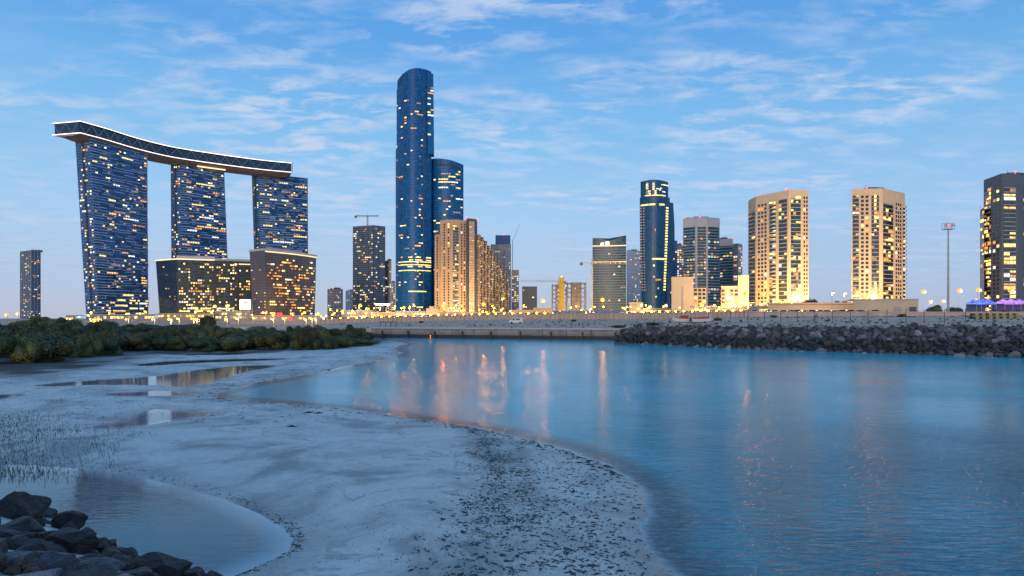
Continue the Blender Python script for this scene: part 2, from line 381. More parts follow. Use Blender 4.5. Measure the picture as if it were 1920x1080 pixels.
# skybridge
def catmull(P, n=8):
    out = []
    for i in range(len(P)-1):
        p0 = P[max(0, i-1)]; p1 = P[i]; p2 = P[i+1]; p3 = P[min(len(P)-1, i+2)]
        for k in range(n):
            t = k/n; out.append(0.5*((2*p1)+(p2-p0)*t+(2*p0-5*p1+4*p2-p3)*t*t+(-p0+3*p1-3*p2+p3)*t**3))
    out.append(P[-1]); return out
def skybridge():
    path = catmull([Vector(p) for p in ((-518,819),(-505,853),(-492,897),(-469,941),(-426,982),(-378,1018),(-336,1040))])
    n = len(path); root = empty('skybridge', (-450, 920, 227), 'long curved skybridge deck with white light edges resting on three towers', 'skybridge')
    off = Vector((-450, 920, 227)); nrm = []
    for i in range(n):
        d = (path[min(n-1, i+1)]-path[max(0, i-1)]).normalized(); nrm.append(Vector((-d.y, d.x)))
    W_ = 38; zb, zt = 227.5, 241.5
    near = path; far = [path[i]+nrm[i]*W_ for i in range(n)]
    far[0] = Vector((WX(100, 829), 829)); 
    V3 = lambda p, z: (p.x, p.y, z)
    # glass storey: inset box
    def ring(i, ins, z):
        a = near[i].lerp(far[i], ins/W_); b = far[i].lerp(near[i], ins/W_); return V3(a, z), V3(b, z)
    mb = MB()
    for i in range(n-1):
        a0, b0 = ring(i, 2, zb); a1, b1 = ring(i+1, 2, zb); c0, d0 = ring(i, 2, zt); c1, d1 = ring(i+1, 2, zt)
        fs = [(0,1,5,4),(2,3,7,6)] + ([(3,0,4,7)] if i == 0 else []) + ([(1,2,6,5)] if i == n-2 else [])
        mb.add([a0, a1, b1, b0, c0, c1, d1, d0], fs)
    mb.build('glass_storey', M['trussglass'], root).location = -off
    # slabs (roof and floor) as closed lofts
    def slab(z0, z1, grow, name, m):
        mb = MB()
        for i in range(n-1):
            q = []
            for z in (z0, z1):
                for j in (i, i+1):
                    e = near[j]-nrm[j]*grow; q.append(V3(e, z))
                for j in (i+1, i):
                    e = far[j]+nrm[j]*grow; q.append(V3(e, z))
            mb.hexa(q)
        mb.build(name, m, root).location = -off
    slab(zt-0.6, zt+0.6, 0.6, 'roof', M['darkgrey']); slab(zb-0.8, zb+0.6, 0.6, 'deck', M['hull'])
    # curved soffit
    mb = MB(); K = 6; rings = []
    for i in range(n):
        e = min(i, n-1-i)/(n-1); dep = 5.5*min(1, 0.35+e*8); r_ = []
        for k in range(K+1):
            s_ = k/K; p = near[i].lerp(far[i], s_); r_.append(V3(p, zb-0.8-dep*math.sin(math.pi*s_)**0.7*1.0))
        rings.append(r_)
    vs = [q for r_ in rings for q in r_]; fs = [(i*(K+1)+k, i*(K+1)+k+1, (i+1)*(K+1)+k+1, (i+1)*(K+1)+k) for i in range(n-1) for k in range(K)]
    fs += [tuple(range(K+1)), tuple((n-1)*(K+1)+k for k in range(K+1))]
    mb.add(vs, fs); mb.build('soffit', M['hull'], root, smooth=True).location = -off
    # edge lights
    for z, nm in ((zt, 'edge_light'), (zb, 'edge_light')):
        mb = MB(); L = [far[0]-Vector((0.6, 0.8))]+[near[0]-nrm[0]*0.9+Vector((-0.5, -0.6))]+[near[i]-nrm[i]*0.9 for i in range(1, n)]
        for i in range(len(L)-1):
            mb.tube(V3(L[i], z), V3(L[i+1], z), 0.42, n=6)
        mb.build(nm, M['led'], root).location = -off
    e = near[-1]; mb = MB(); mb.tube(V3(e+Vector((1, 0)), zb), V3(e+Vector((1, 0)), zt), 0.7); mb.build('edge_light', M['truss'], root).location = -off
    # zigzag truss
    L = [far[0]+Vector((0, -0.1)), near[0]-nrm[0]*.1]+[near[i]-nrm[i]*.1 for i in range(1, n)]
    mb = MB(); acc = 0; pts = []
    for i in range(len(L)-1):
        seg = (L[i+1]-L[i]); ln = seg.length; t = 0
        steps = max(1, round(ln/3)); 
        for k in range(steps): pts.append(L[i]+seg*k/steps)
    up = 0; lastp = pts[0]; k = 0
    for p in pts[3::3]:
        mb.tube(V3(lastp, zb+1.0 if up else zt-1.2), V3(p, zt-1.2 if up else zb+1.0), 0.32, n=4); up = 1-up; lastp = p
    mb.build('truss', M['truss'], root).location = -off
    # warm crescent lights under the deck between the towers
    for a, b in ((0.25, 0.40), (0.60, 0.70)):
        i0, i1 = int(a*n), int(b*n); mb = MB()
        for i in range(i0, i1):
            p = near[i].lerp(far[i], 0.2); q = near[i+1].lerp(far[i+1], 0.2); mb.tube(V3(p, zb-5.6), V3(q, zb-5.6), 0.9)
        mb.build('soffit_light', M['ledw'], root).location = -off
    # roof plant
    for fr in (0.05, 0.3, 0.52, 0.8, 0.93):
        i = int(fr*n); p = near[i].lerp(far[i], 0.5); mb = MB(); mb.box((p.x, p.y, zt+1.6), (6, 5, 2)); mb.tube((p.x, p.y, zt+2.4), (p.x, p.y, zt+4.2), 0.2); mb.build('roof_plant', M['darkgrey'], root).location = -off
skybridge()

# ------------------------------------------------------------------ generic tower
def rebase(root):
    for o in list(root.children): o.location = -root.location
def tower(name, label, spec, z0, ztop, bodym, seed, fh=3.5, lit=0.12, cw=3.2, bandm=None, bth=0.5, bd=0.35, depth=28, crownh=0, crownm=None, run=0.25, pk=None, h=0.5, fill=0.65, cat='tower', bulge=0, seg=1, mull=0, mullm=None, beac=None, roofbox=True, clump=True, maxw=100):
    """spec: list of (px, Y) corner points left to right"""
    r = random.Random(seed); pts_ = [pt(a, b) for a, b in spec]
    root = empty(name, (*pts_[0], z0), label, cat)
    pp = [Patch(pts_[i], pts_[i+1], z0, ztop, bulge=bulge) for i in range(len(pts_)-1)]
    body_from(pp, depth, m=bodym, name='walls', parent=root, seg=seg, nz=1)
    ze = ztop-crownh
    if bandm:
        mb = MB()
        for p in pp: bands(mb, p, z0+fh, ze-0.6, fh, bth, bd, seg)
        mb.build('floor_bands', bandm, root)
    if mull:
        mb = MB()
        for p in pp:
            k = max(1, round(p.len/mull))
            for i in range(k+1):
                u = i/k; p.box(mb, max(0, u-0.35/p.len), min(1, u+0.35/p.len), z0, ze, -0.1, bd+0.25)
        mb.build('pilasters', mullm or bandm, root)
    if crownh:
        mb = MB()
        for p in pp: p.box(mb, 0, 1, ze, ztop+0.8, -0.5, 0.7, 0, seg)
        mb.build('crown', crownm or bandm, root)
    win = Win()
    for p in pp: lit_grid(win, p, z0+fh*0.6, ze-fh, fh, cw, lit, r, run=run, h=h, fill=fill, d=0.3, pk=pk, clump=clump)
    win.build(root, maxw)
    if roofbox:
        c = sum(pts_, Vector((0, 0)))/len(pts_); wd = (pts_[-1]-pts_[0]).length
        mb = MB(); mb.box((c.x+wd*0.05, c.y+depth*0.5, ztop+1.5), (wd*0.4, depth*0.4, 4)); mb.box((c.x-wd*0.3, c.y+depth*0.4, ztop+1), (wd*0.1, 4, 3)); mb.tube((c.x, c.y+5, ztop), (c.x, c.y+5, ztop+6), 0.2)
        mb.build('roof_plant', M['darkgrey'], root)
    if beac:
        for b in beac: beacon(root, b)
    rebase(root); return root
def ZT(py, Y): return WZ(py, Y)

# far left slim tower
t = tower('slim_tower', 'slim lone tower standing beyond the left end of the mangroves', [(38, 1400), (58, 1380), (76, 1400)], 4, ZT(470, 1385), M['greyglass'], 11, lit=0.10, bandm=M['bandw'], mull=7, mullm=M['crown'], depth=30, pk=lambda q: pick(q, white=.25, orange=.3))
# podium blocks before the bridge towers
def podium_left():
    z0, z1 = 3.5, ZT(487, 850); r = random.Random(21)
    root = empty('podium_block', (*pt(330, 845), z0), 'wide dark glass block with lit roof edge before the middle banded tower', 'building')
    a = Patch(pt(300, 868), pt(333, 845), z0, z1, pt(292, 868), pt(331, 845)); b = Patch(pt(333, 845), pt(472, 880), z0, z1, pt(331, 845), pt(472, 880))
    body_from([a], depth=30, m=M['podsmooth'], name='smooth_wing', parent=root, nz=1)
    body_from([b], depth=30, m=M['podglass'], name='glass_wing', parent=root, nz=1)
    mb = MB(); bands(mb, b, z0+3, z1-1, 3.4, 0.5, 0.4); mb.build('floor_bands', M['darkgrey'], root)
    mb = MB(); b.box(mb, 0.48, 0.515, z0, z1, -1, 1.0); b.box(mb, 0.80, 0.82, z0, z1, -1, 1.0); mb.build('recess_piers', M['darksteel'], root)
    mb = MB(); a.box(mb, 0, 1, z1-0.1, z1+1.2, -1, 0.8); b.box(mb, 0, 0.5, z1-0.1, z1+1.2, -1, 0.8); mb.build('roof_light', M['ledw'], root)
    mb = MB(); b.box(mb, 0.76, 1, z1-4.2, z1-3.0, 0, 0.9); mb.build('roof_light', M['ledw'], root)
    mb = MB(); b.box(mb, 0, 0.5, z1+1.2, z1+5, -12, -3); b.box(mb, 0.5, 1, z1, z1+3, -12, -1.5); mb.build('roof_storey', M['crown'], root)
    w_ = Win(); lit_grid(w_, b, z0+10, z1-3, 3.4, 2.6, 0.26, r, run=0.3, h=0.5, fill=0.65, d=0.5, pk=lambda q: pick(q, yellow=.4))
    lit_grid(w_, b, z0+2, z0+16, 3.4, 2.4, 0.5, r, run=0.6, h=0.5, fill=0.9, d=0.55, clump=False, pk=lambda q: q.choice(('yellow', 'yellow', 'white', 'warm')))
    lit_grid(w_, a, z0+10, z1-3, 3.4, 2.6, 0.02, r, run=0, h=0.4, fill=0.5, d=0.5)
    w_.build(root)
    rebase(root)
podium_left()
def podium_right():
    z0 = 3.5; r = random.Random(22); Y0 = 800
    z1 = ZT(469, Y0)
    root = empty('podium_block', (*pt(484, Y0), z0), 'dark brown gridded block with amber roof line right of the glass podium', 'building')
    a = Patch(pt(474, 815), pt(500, 800), z0, z1, pt(468, 815), pt(497, 800)); b = Patch(pt(500, 800), pt(590, 880), z0, z1, pt(497, 800), pt(593, 880), bulge=5)
    body_from([a, b], depth=30, m=M['podbrown'], name='walls', parent=root, nz=1, seg=6)
    mb = MB(); b.box(mb, 0, 1, z1-2.0, z1-0.9, 0, 1.0, 0, 6); mb.build('roof_light', M['ledw'], root)
    mb = MB(); a.box(mb, 0, 1, z1-0.6, z1+2.0, -14, 0.9); b.box(mb, 0, 1, z1-0.6, z1+1.6, -12, 0.9, 0, 6); b.box(mb, 0.1, 0.7, z1+1.6, z1+4, -12, -4, 0, 6); mb.build('roof_storey', M['crown'], root)
    w_ = Win(); lit_grid(w_, b, z0+6, z1-5, 3.4, 2.5, 0.22, r, run=0.35, h=0.5, fill=0.7, d=0.4, pk=lambda q: pick(q, orange=.45, white=.12))
    lit_grid(w_, a, z0+6, z1-5, 3.4, 3.4, 0.10, r, run=0, h=0.35, fill=0.4, d=0.4)
    w_.build(root); rebase(root)
podium_right()
# bright advertising screen
def screen():
    Y = 798; root = empty('billboard_screen', (WX(460, Y), Y, 4), 'glowing white rectangular screen between the two podium blocks', 'screen')
    mb = MB(); mb.box((WX(460, Y), Y, ZT(571, Y)), (13.5, 1.5, 12.5)); mb.box((WX(460, Y), Y+1.6, ZT(584, Y)), (1.6, 1.6, 10)); mb.build('frame', M['darksteel'], root)
    mb = MB(); mb.box((WX(460, Y), Y-0.9, ZT(571, Y)), (12.4, 0.3, 11.4)); mb.build('display', emis('screen_white', (1.0, 0.97, 0.85), 2.6, False), root)
    mb = MB(); mb.box((WX(460.5, Y), Y-1.15, ZT(567, Y)), (5.6, 0.2, 2.2)); mb.build('display_text_bar', M['crown'], root)
    rebase(root)
screen()
# small far blocks between podium and crane tower
tower('far_block', 'small pale block with red roof lamp right of the brown podium', [(614, 1450), (643, 1450)], 4, ZT(542, 1450), M['greyglass'], 31, lit=0.12, bandm=M['crown'], mull=6, depth=20, beac=[(WX(624, 1440), 1440, ZT(539, 1440))])
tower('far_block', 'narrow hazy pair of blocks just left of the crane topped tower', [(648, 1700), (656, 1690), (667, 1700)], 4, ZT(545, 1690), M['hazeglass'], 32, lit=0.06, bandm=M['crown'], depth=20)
tower('crane_topped_tower', 'dark blue grey tower with a crane on its roof', [(662, 1100), (700, 1085), (722, 1100)], 4, ZT(423, 1090), M['greyglass'], 33, fh=3.5, lit=0.13, bandm=M['bandw'], bth=0.4, mull=9, mullm=M['darkgrey'], cw=3, depth=26, roofbox=False, pk=lambda q: pick(q, white=.35, yellow=.3))
tower('stepped_annex_tower', 'lower dark tower stepping down right of the crane topped tower', [(722, 1120), (734, 1120)], 4, ZT(489, 1120), M['greyglass'], 34, lit=0.25, bandm=M['bandw'], cw=3, depth=22, pk=lambda q: pick(q, white=.5))
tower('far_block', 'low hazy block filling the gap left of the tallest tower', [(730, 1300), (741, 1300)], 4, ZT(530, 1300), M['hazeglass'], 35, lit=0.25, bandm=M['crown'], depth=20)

# tallest tower with domed top and its companion
def sun_tower():
    Y = 893; z0 = 4; zt = ZT(128, Y); r = random.Random(41)
    root = empty('domed_tower', (*pt(776, Y), z0), 'tallest tower, blue glass with a rounded domed top, scattered lit windows', 'skyscraper')
    p = Patch(pt(745, Y), pt(809, Y), z0, zt, bulge=15)
    xl, xr = WX(745, Y), WX(809, Y)
    def top(x, y=0):
        s_ = (x-xl)/(xr-xl)
        return ZT(127.5+(s_-0.62)**2*(62 if s_ < 0.62 else 50), y or Y-13)
    body_from([p], depth=16, m=M['sunglass'], name='curtain_wall', parent=root, nz=1, seg=16, ztop=lambda x, y: top(x, y) if y < Y+2 else top(x, Y)-4)
    fl = Patch(pt(743.6, Y+6), pt(757, Y-7), z0, ZT(165, Y)); body_from([fl], depth=8, m=M['sunfin'], name='left_fin', parent=root, nz=1)
    f2 = Patch(pt(741.8, Y+9), pt(748, Y+3), z0, ZT(277, Y)); body_from([f2], depth=8, m=M['darkgrey'], name='left_fin', parent=root, nz=1)
    fr = Patch(pt(802, Y-7), pt(814, Y-3), ZT(291, Y), ZT(140, Y), pt(801, Y-7), pt(812.5, Y-3)); body_from([fr], depth=14, m=M['sunfin'], name='right_fin', parent=root, nz=1)
    mb = MB()
    for u in (0.22, 0.80): p.box(mb, u-0.006, u+0.006, z0, zt-16, -0.1, 0.7)
    mb.build('pilasters', M['darkgrey'], root)
    mb = MB()
    for k in range(14):
        u = 0.03+k*0.012; z = ZT(166-k*1.5, Y); p.box(mb, u, u+0.012, z, z+2.4, -0.1, 0.4)
    mb.build('dome_slot', M['darksteel'], root)
    mb = MB()
    for z in (ZT(493, Y), ZT(498.5, Y), ZT(509, Y)): p.box(mb, 0.06, 0.98, z, z+0.9, -0.1, 0.8, 0, 14)
    for zz, a, b in ((485, .38, .5), (485, .58, .72), (485, .86, .98), (490, .4, .5), (490, .57, .76), (490, .86, .98), (502, .36, .5), (502, .66, .76), (502, .84, .98), (548, .38, .86), (426, .12, .3)):
        p.box(mb, a, b, ZT(zz, Y), ZT(zz, Y)+1.2, -0.1, 0.7, 0, 4)
    mb.build('light_bands', M['yellow'], root)
    win = Win()
    for ua, ub, pr in ((0.24, 0.40, 0.085), (0.44, 0.78, 0.085), (0.05, .2, .05)):
        lit_grid(win, p, z0+10, zt-18, 3.6, 2.4, pr, r, run=0.45, umin=ua, umax=ub, h=0.4, fill=0.8, ztop=lambda x: top(x)-10, clump=True)
    lit_grid(win, fl, z0+20, ZT(190, Y), 3.6, 3, 0.13, r, run=0.5, h=0.4, fill=0.8)
    lit_grid(win, fr, ZT(288, Y), ZT(160, Y), 3.6, 4, 0.2, r, run=0.5, h=0.45, fill=0.9)
    win.build(root)
    rebase(root)
sun_tower()
def sky_tower():
    Y = 905; z0 = 4; r = random.Random(42); zl, zr = ZT(301, Y), ZT(311, Y)
    root = empty('curved_companion_tower', (*pt(840, Y), z0), 'shorter curved blue glass tower joined behind the domed tallest tower', 'skyscraper')
    p = Patch(pt(808, Y), pt(869, Y+4), z0, zl, bulge=9); xl, xr = WX(811, Y), WX(869, Y)
    top = lambda x, y=0: zl+2-7*max(0, (x-xl)/(xr-xl))**1.7
    body_from([p], depth=20, m=M['sunglass'], name='curtain_wall', parent=root, nz=1, seg=12, ztop=top)
    mb = MB()
    for k in range(12): 
        u = 0.12+k*0.065; x = p.P(u, 100)[0]; p.box(mb, u, u+0.065, top(x)-9, top(x)-6.8, -0.1, 0.4)
    mb.build('roof_slot', M['darksteel'], root)
    win = Win(); lit_grid(win, p, z0+60, zl-12, 3.6, 3, 0.14, r, run=0.5, umin=0.08, h=0.42, fill=0.8, pk=lambda q: pick(q, yellow=.4, white=.25)); win.build(root); rebase(root)
sky_tower()

# ------------------------------------------------------------------ stone apartment towers
def bay_tower(name, label, faces, z0, ztop, fh, wallm, seed, parapet, depth=26, litp=0.3, group=None, roofpts=(), balc_side=()):
    """faces: list of ((pxL,YL),(pxR,YR), drop, bays) ; bays: (u0,u1,kind,ncols)"""
    r = random.Random(seed); root = empty(name, (*pt(*faces[0][1]), z0), label, 'apartment tower', group)
    patches = [Patch(pt(*a), pt(*b), z0, ztop) for a, b, d, bays in faces]
    body_from(patches, depth, m=wallm, name='walls', parent=root, nz=1)
    win = Win(); sl = MB(); bg_ = MB(); nb = 0
    for p, (a, b, drop, bays) in zip(patches, faces):
        for u0, u1, kind, nc in bays:
            ze = ztop-parapet-drop
            n = int((ze-z0)/fh)
            if kind == 'glass' or kind == 'balcony':
                p.box(bg_, u0, u1, z0, z0+n*fh, -0.1, 0.15)
            for f in range(n):
                z = ze-(f+1)*fh
                if kind == 'win':
                    du = (u1-u0)/nc
                    for c in range(nc):
                        k = 'dark' if r.random() > litp*0.45 else pick(r, orange=.35)
                        win.add(p, u0+du*(c+0.2), u0+du*(c+0.8), z+fh*0.22, z+fh*0.85, k, 0.12)
                else:
                    p.box(sl, u0, u1, z, z+0.35 if kind == 'glass' else z+0.3, -0.1, 0.7 if kind == 'glass' else 1.0)
                    du = (u1-u0)/nc
                    c = 0
                    while c < nc:
                        if r.random() < litp:
                            k = pick(r, yellow=.45, white=.08, orange=.22, dim=.1); wd = r.choice((1, 1, 2)) if c+1 < nc else 1
                            win.add(p, u0+du*(c+0.05), u0+du*(c+wd-0.05), z+fh*0.22, z+fh*r.choice((0.6, 0.92)), k, 0.3)
                            c += wd
                        else: c += 1
                    if kind == 'balcony' and nb < 100:
                        nb += 1; mb = MB(); um = (u0+u1)/2; hw = (u1-u0)/2
                        for q in range(4):
                            s0, s1 = -1+q/2, -1+(q+1)/2
                            pr0, pr1 = 2.0*(1-s0*s0)+0.3, 2.0*(1-s1*s1)+0.3
                            A = p.P(um+hw*s0, z, pr0); B = p.P(um+hw*s1, z, pr1); C = p.P(um+hw*s1, z, 0); D = p.P(um+hw*s0, z, 0)
                            up = lambda t, h_: (t[0], t[1], t[2]+h_)
                            mb.hexa([A, B, C, D, up(A, .35), up(B, .35), up(C, .35), up(D, .35)])
                            A2 = p.P(um+hw*s0, z, pr0-0.12); B2 = p.P(um+hw*s1, z, pr1-0.12)
                            mb.hexa([up(A, .36), up(B, .36), up(B2, .36), up(A2, .36), up(A, 1.3), up(B, 1.3), up(B2, 1.3), up(A2, 1.3)], 1)
                        mb.build('balcony', [M['slab'], M['balus']], root)
    sl.build('slab_edges', M['slab'], root); bg_.build('bay_glazing', M['bayglass'], root)
    for p, (a, b, drop, bays) in zip(patches, faces):
        if drop < 0:
            mb = MB(); p.box(mb, 0, 1, ztop-0.1, ztop-drop, -8, 0.02); mb.build('parapet', wallm, root)
    win.build(root)
    mb = MB(); c = pt((faces[0][0][0]+faces[-1][1][0])/2, faces[0][1][1])
    q_ = min(1, (patches[0].len+sum(p.len for p in patches[1:]))/40)
    if patches[0].len < 14 and len(patches) == 1:
        mb.tube((c.x, c.y+3, ztop), (c.x, c.y+3, ztop+2), 0.15)
    else: mb.box((c.x, c.y+12*q_, ztop+0.9), (10*q_, 8*q_, 3)); mb.box((c.x+7*q_, c.y+9*q_, ztop+0.8), (3*q_, 3*q_, 2.6)); mb.tube((c.x-6*q_, c.y+8*q_, ztop), (c.x-6*q_, c.y+8*q_, ztop+4), 0.15)
    mb.build('roof_plant', M['darkgrey'], root)
    for b in roofpts: beacon(root, b, 0.6)
    rebase(root); return root
YA = 560
bay_tower('apartment_tower', 'sand coloured apartment tower with curved balcony column beside the tan low-rise', [
    ((1403, 612), (1417, 590), 6, [(0.1, 0.9, 'balcony', 2)]),
    ((1417, 590), (1479, YA), 2.5, [(0.05, 0.36, 'win', 3), (0.43, 0.62, 'balcony', 2), (0.71, 0.95, 'glass', 3)]),
    ((1479, YA), (1516, YA+2), 0, [(0.10, 0.60, 'glass', 4), (0.72, 0.98, 'win', 2)])],
    4, ZT(356, YA), 3.31, M['tan'], 51, 4.6, litp=0.21, roofpts=[(WX(1478, YA), YA+5, ZT(353, YA))])
YB = 545
bay_tower('apartment_tower', 'sand coloured apartment tower with many yellow windows standing alone left of the mast', [
    ((1597, YB+3), (1655, YB), 0, [(0.03, 0.23, 'balcony', 2), (0.27, 0.42, 'win', 1), (0.42, 0.57, 'win', 1), (0.64, 0.88, 'glass', 3)]),
    ((1655, YB), (1697, YB+22), 4, [(0.02, 0.45, 'glass', 4), (0.55, 0.84, 'win', 3), (0.90, 1.0, 'balcony', 1)])],
    4, ZT(353, YB), 3.31, M['tan'], 52, 5, litp=0.28, roofpts=[(WX(1632, YB), YB+6, ZT(350, YB))])
YC = 530
bay_tower('grey_apartment_tower', 'dark grey many sided apartment tower at the right edge of the skyline', [
    ((1844.5, YC+26), (1878, YC), 0, [(0.06, 0.42, 'glass', 4), (0.5, 0.9, 'win', 2)]),
    ((1878, YC), (1907, YC+2), 0, [(0.12, 0.9, 'glass', 2)]),
    ((1907, YC+2), (1990, YC+40), 0, [(0.12, 0.35, 'win', 2), (0.45, 0.9, 'glass', 5)])],
    4, ZT(325, YC), 3.31, M['darkgrey'], 53, 8, litp=0.5, roofpts=[(WX(1914, YC), YC+6, ZT(319, YC))])
bay_tower('grey_apartment_annex', 'lower narrow wing against the left side of the dark grey apartment tower', [
    ((1838.5, YC+30), (1846, YC+20), 0, [(0.1, 0.9, 'glass', 2)])],
    4, ZT(391, YC+25), 3.31, M['darkgrey'], 54, 2, litp=0.3, depth=12)

# brown stepped apartment block
def brown_block():
    Y = 800
    bay_tower('brown_apartment_block', 'tall brown stone apartment block just before the tallest blue tower', [
        ((825, Y+6), (848, Y), 0, [(0.25, 0.45, 'win', 1), (0.6, 0.8, 'win', 1)]),
        ((848, Y), (861, Y+1), 3, [(0.1, 0.9, 'balcony', 3)]),
        ((861, Y+1), (874, Y+6), 0, [(0.2, 0.5, 'win', 1), (.6, .9, 'win', 1)])], 4, ZT(412, Y), 3.2, M['tan2'], 61, 3.5, litp=0.38, depth=20)
    bay_tower('brown_shoulder_block', 'lower brown stone shoulder at the left flank of the brown apartment block', [
        ((815, Y+12), (825, Y+5), 0, [(0.3, 0.7, 'win', 1)])], 4, ZT(438, Y), 3.2, M['tan2'], 62, 3, litp=0.3, depth=18)
    fin = tower('dark_fin_tower', 'dark slab with red lit roof edge right of the brown apartment block', [(874, Y+4), (895, Y+12)], 4, ZT(408, Y), M['darkgrey'], 63, fh=3.2, lit=0.0, depth=16, roofbox=False, beac=[(WX(874, Y), Y+4, ZT(407, Y)), (WX(894, Y), Y+12, ZT(408, Y))])
    ts = tower('tan_bay', 'x', [(879.5, Y+2), (889.5, Y+5)], 4, ZT(414, Y), M['tan2'], 64, fh=3.2, lit=0.35, cw=2.2, bandm=M['slab'], bth=1.2, depth=3, roofbox=False, pk=lambda q: pick(q, orange=.4))
    adopt(ts, fin)
    wing = empty('stepped_wing', (WX(895, Y), Y+14, 4), 'brown stone apartment wing stepping down in slices to the right', 'apartment block')
    tops = [440, 445, 452, 461, 470, 480, 489, 498, 507, 515]
    for i, yt in enumerate(tops):
        xa = 895+i*6.0; Yw = Y+14+i*16
        ts = tower('wing_slice', 'x', [(xa, Yw), (xa+3.4, Yw-5), (xa+6.2, Yw+6)], 4, ZT(yt, Yw), M['tan2'], 65+i, fh=3.2, lit=0.28, cw=2.4, bandm=M['slab'], bth=0.9, bd=0.5, depth=14, roofbox=False, pk=lambda q: pick(q, orange=.35, yellow=.2), maxw=10)
        adopt(ts, wing)
def adopt(child, root):
    child.parent = root; child.location = child.location-root.location
    for k in ('label', 'category'): del child[k]
brown_block()
# buildings behind and right of it
tb = tower('banded_grey_tower', 'dark tower with pale floor lines and a blue glass top storey', [(920, 1280), (958, 1280)], 4, ZT(458, 1280), M['greyglass'], 81, lit=0.05, bandm=M['bandw'], bth=0.9, mull=12, mullm=M['darkgrey'], depth=25, roofbox=False)
tp = tower('penthouse', 'x', [(929, 1284), (957, 1284)], ZT(458, 1280)+.05, ZT(441, 1284), M['sunglass'], 82, lit=0.0, depth=20, roofbox=False, beac=[(WX(944, 1280), 1290, ZT(439, 1284))])
adopt(tp, tb)
tower('banded_annex_tower', 'narrow dark tower with bright floor lights right of the floor lined tower', [(959, 1240), (973, 1240)], 4, ZT(506, 1240), M['greyglass'], 83, lit=0.4, bandm=M['crown'], bth=0.6, depth=20, roofbox=False, cw=4, pk=lambda q: pick(q, white=.5))
tower('dark_cube_block', 'plain dark windowless cube building below the horizontal crane jib', [(979, 1000), (1007, 1000)], 4, ZT(537, 1000), M['darkgrey'], 84, lit=0.02, depth=24, roofbox=False, cat='building')
def wave_tower():
    Y = 900; z0 = 4; r = random.Random(91); zt = ZT(443, Y)
    root = empty('wave_topped_tower', (*pt(1111, Y), z0), 'teal glass tower with a wavy concave roofline and many floor lines', 'tower')
    p = Patch(pt(1111, Y), pt(1174, Y-8), z0, zt, bulge=-2); xl, xr = WX(1111, Y), WX(1174, Y)
    def top(x, y=0):
        s_ = (x-xl)/(xr-xl); return zt-3.5*math.sin(math.pi*min(1, max(0, s_)))-2.5*(1-s_)+1.2*math.sin(s_*9)
    body_from([p], depth=22, m=M['curvyglass'], name='curtain_wall', parent=root, nz=1, seg=12, ztop=top)
    mb = MB(); bands(mb, p, z0+3, zt-14, 3.4, 0.6, 0.6, 6); mb.build('floor_bands', M['bandw'], root)
    mb = MB()
    for z in (ZT(462, Y), ZT(492, Y)): p.box(mb, 0, 1, z, z+1.0, -.1, 0.8, 0, 6)
    mb.build('light_lines', M['ledw'], root)
    win = Win(); lit_grid(win, p, z0+6, zt-16, 3.4, 3, 0.035, r, run=0.3, h=0.45, fill=0.7, d=0.5)
    win.add(p, 0.24, 0.34, ZT(460, Y), ZT(455, Y), 'white', 0.3); win.add(p, 0.38, 0.50, ZT(460, Y), ZT(453, Y), 'white', 0.3)
    win.build(root); rebase(root)
wave_tower()
tower('pale_blue_tower', 'pale hazy blue tower between the wavy roofed and the curved dark tower', [(1175, 1500), (1203, 1500)], 4, ZT(470, 1500), M['hazeglass'], 92, lit=0.12, bandm=M['hazeglass'], mull=14, mullm=M['crown'], depth=25, pk=lambda q: pick(q, orange=.3, white=.3))
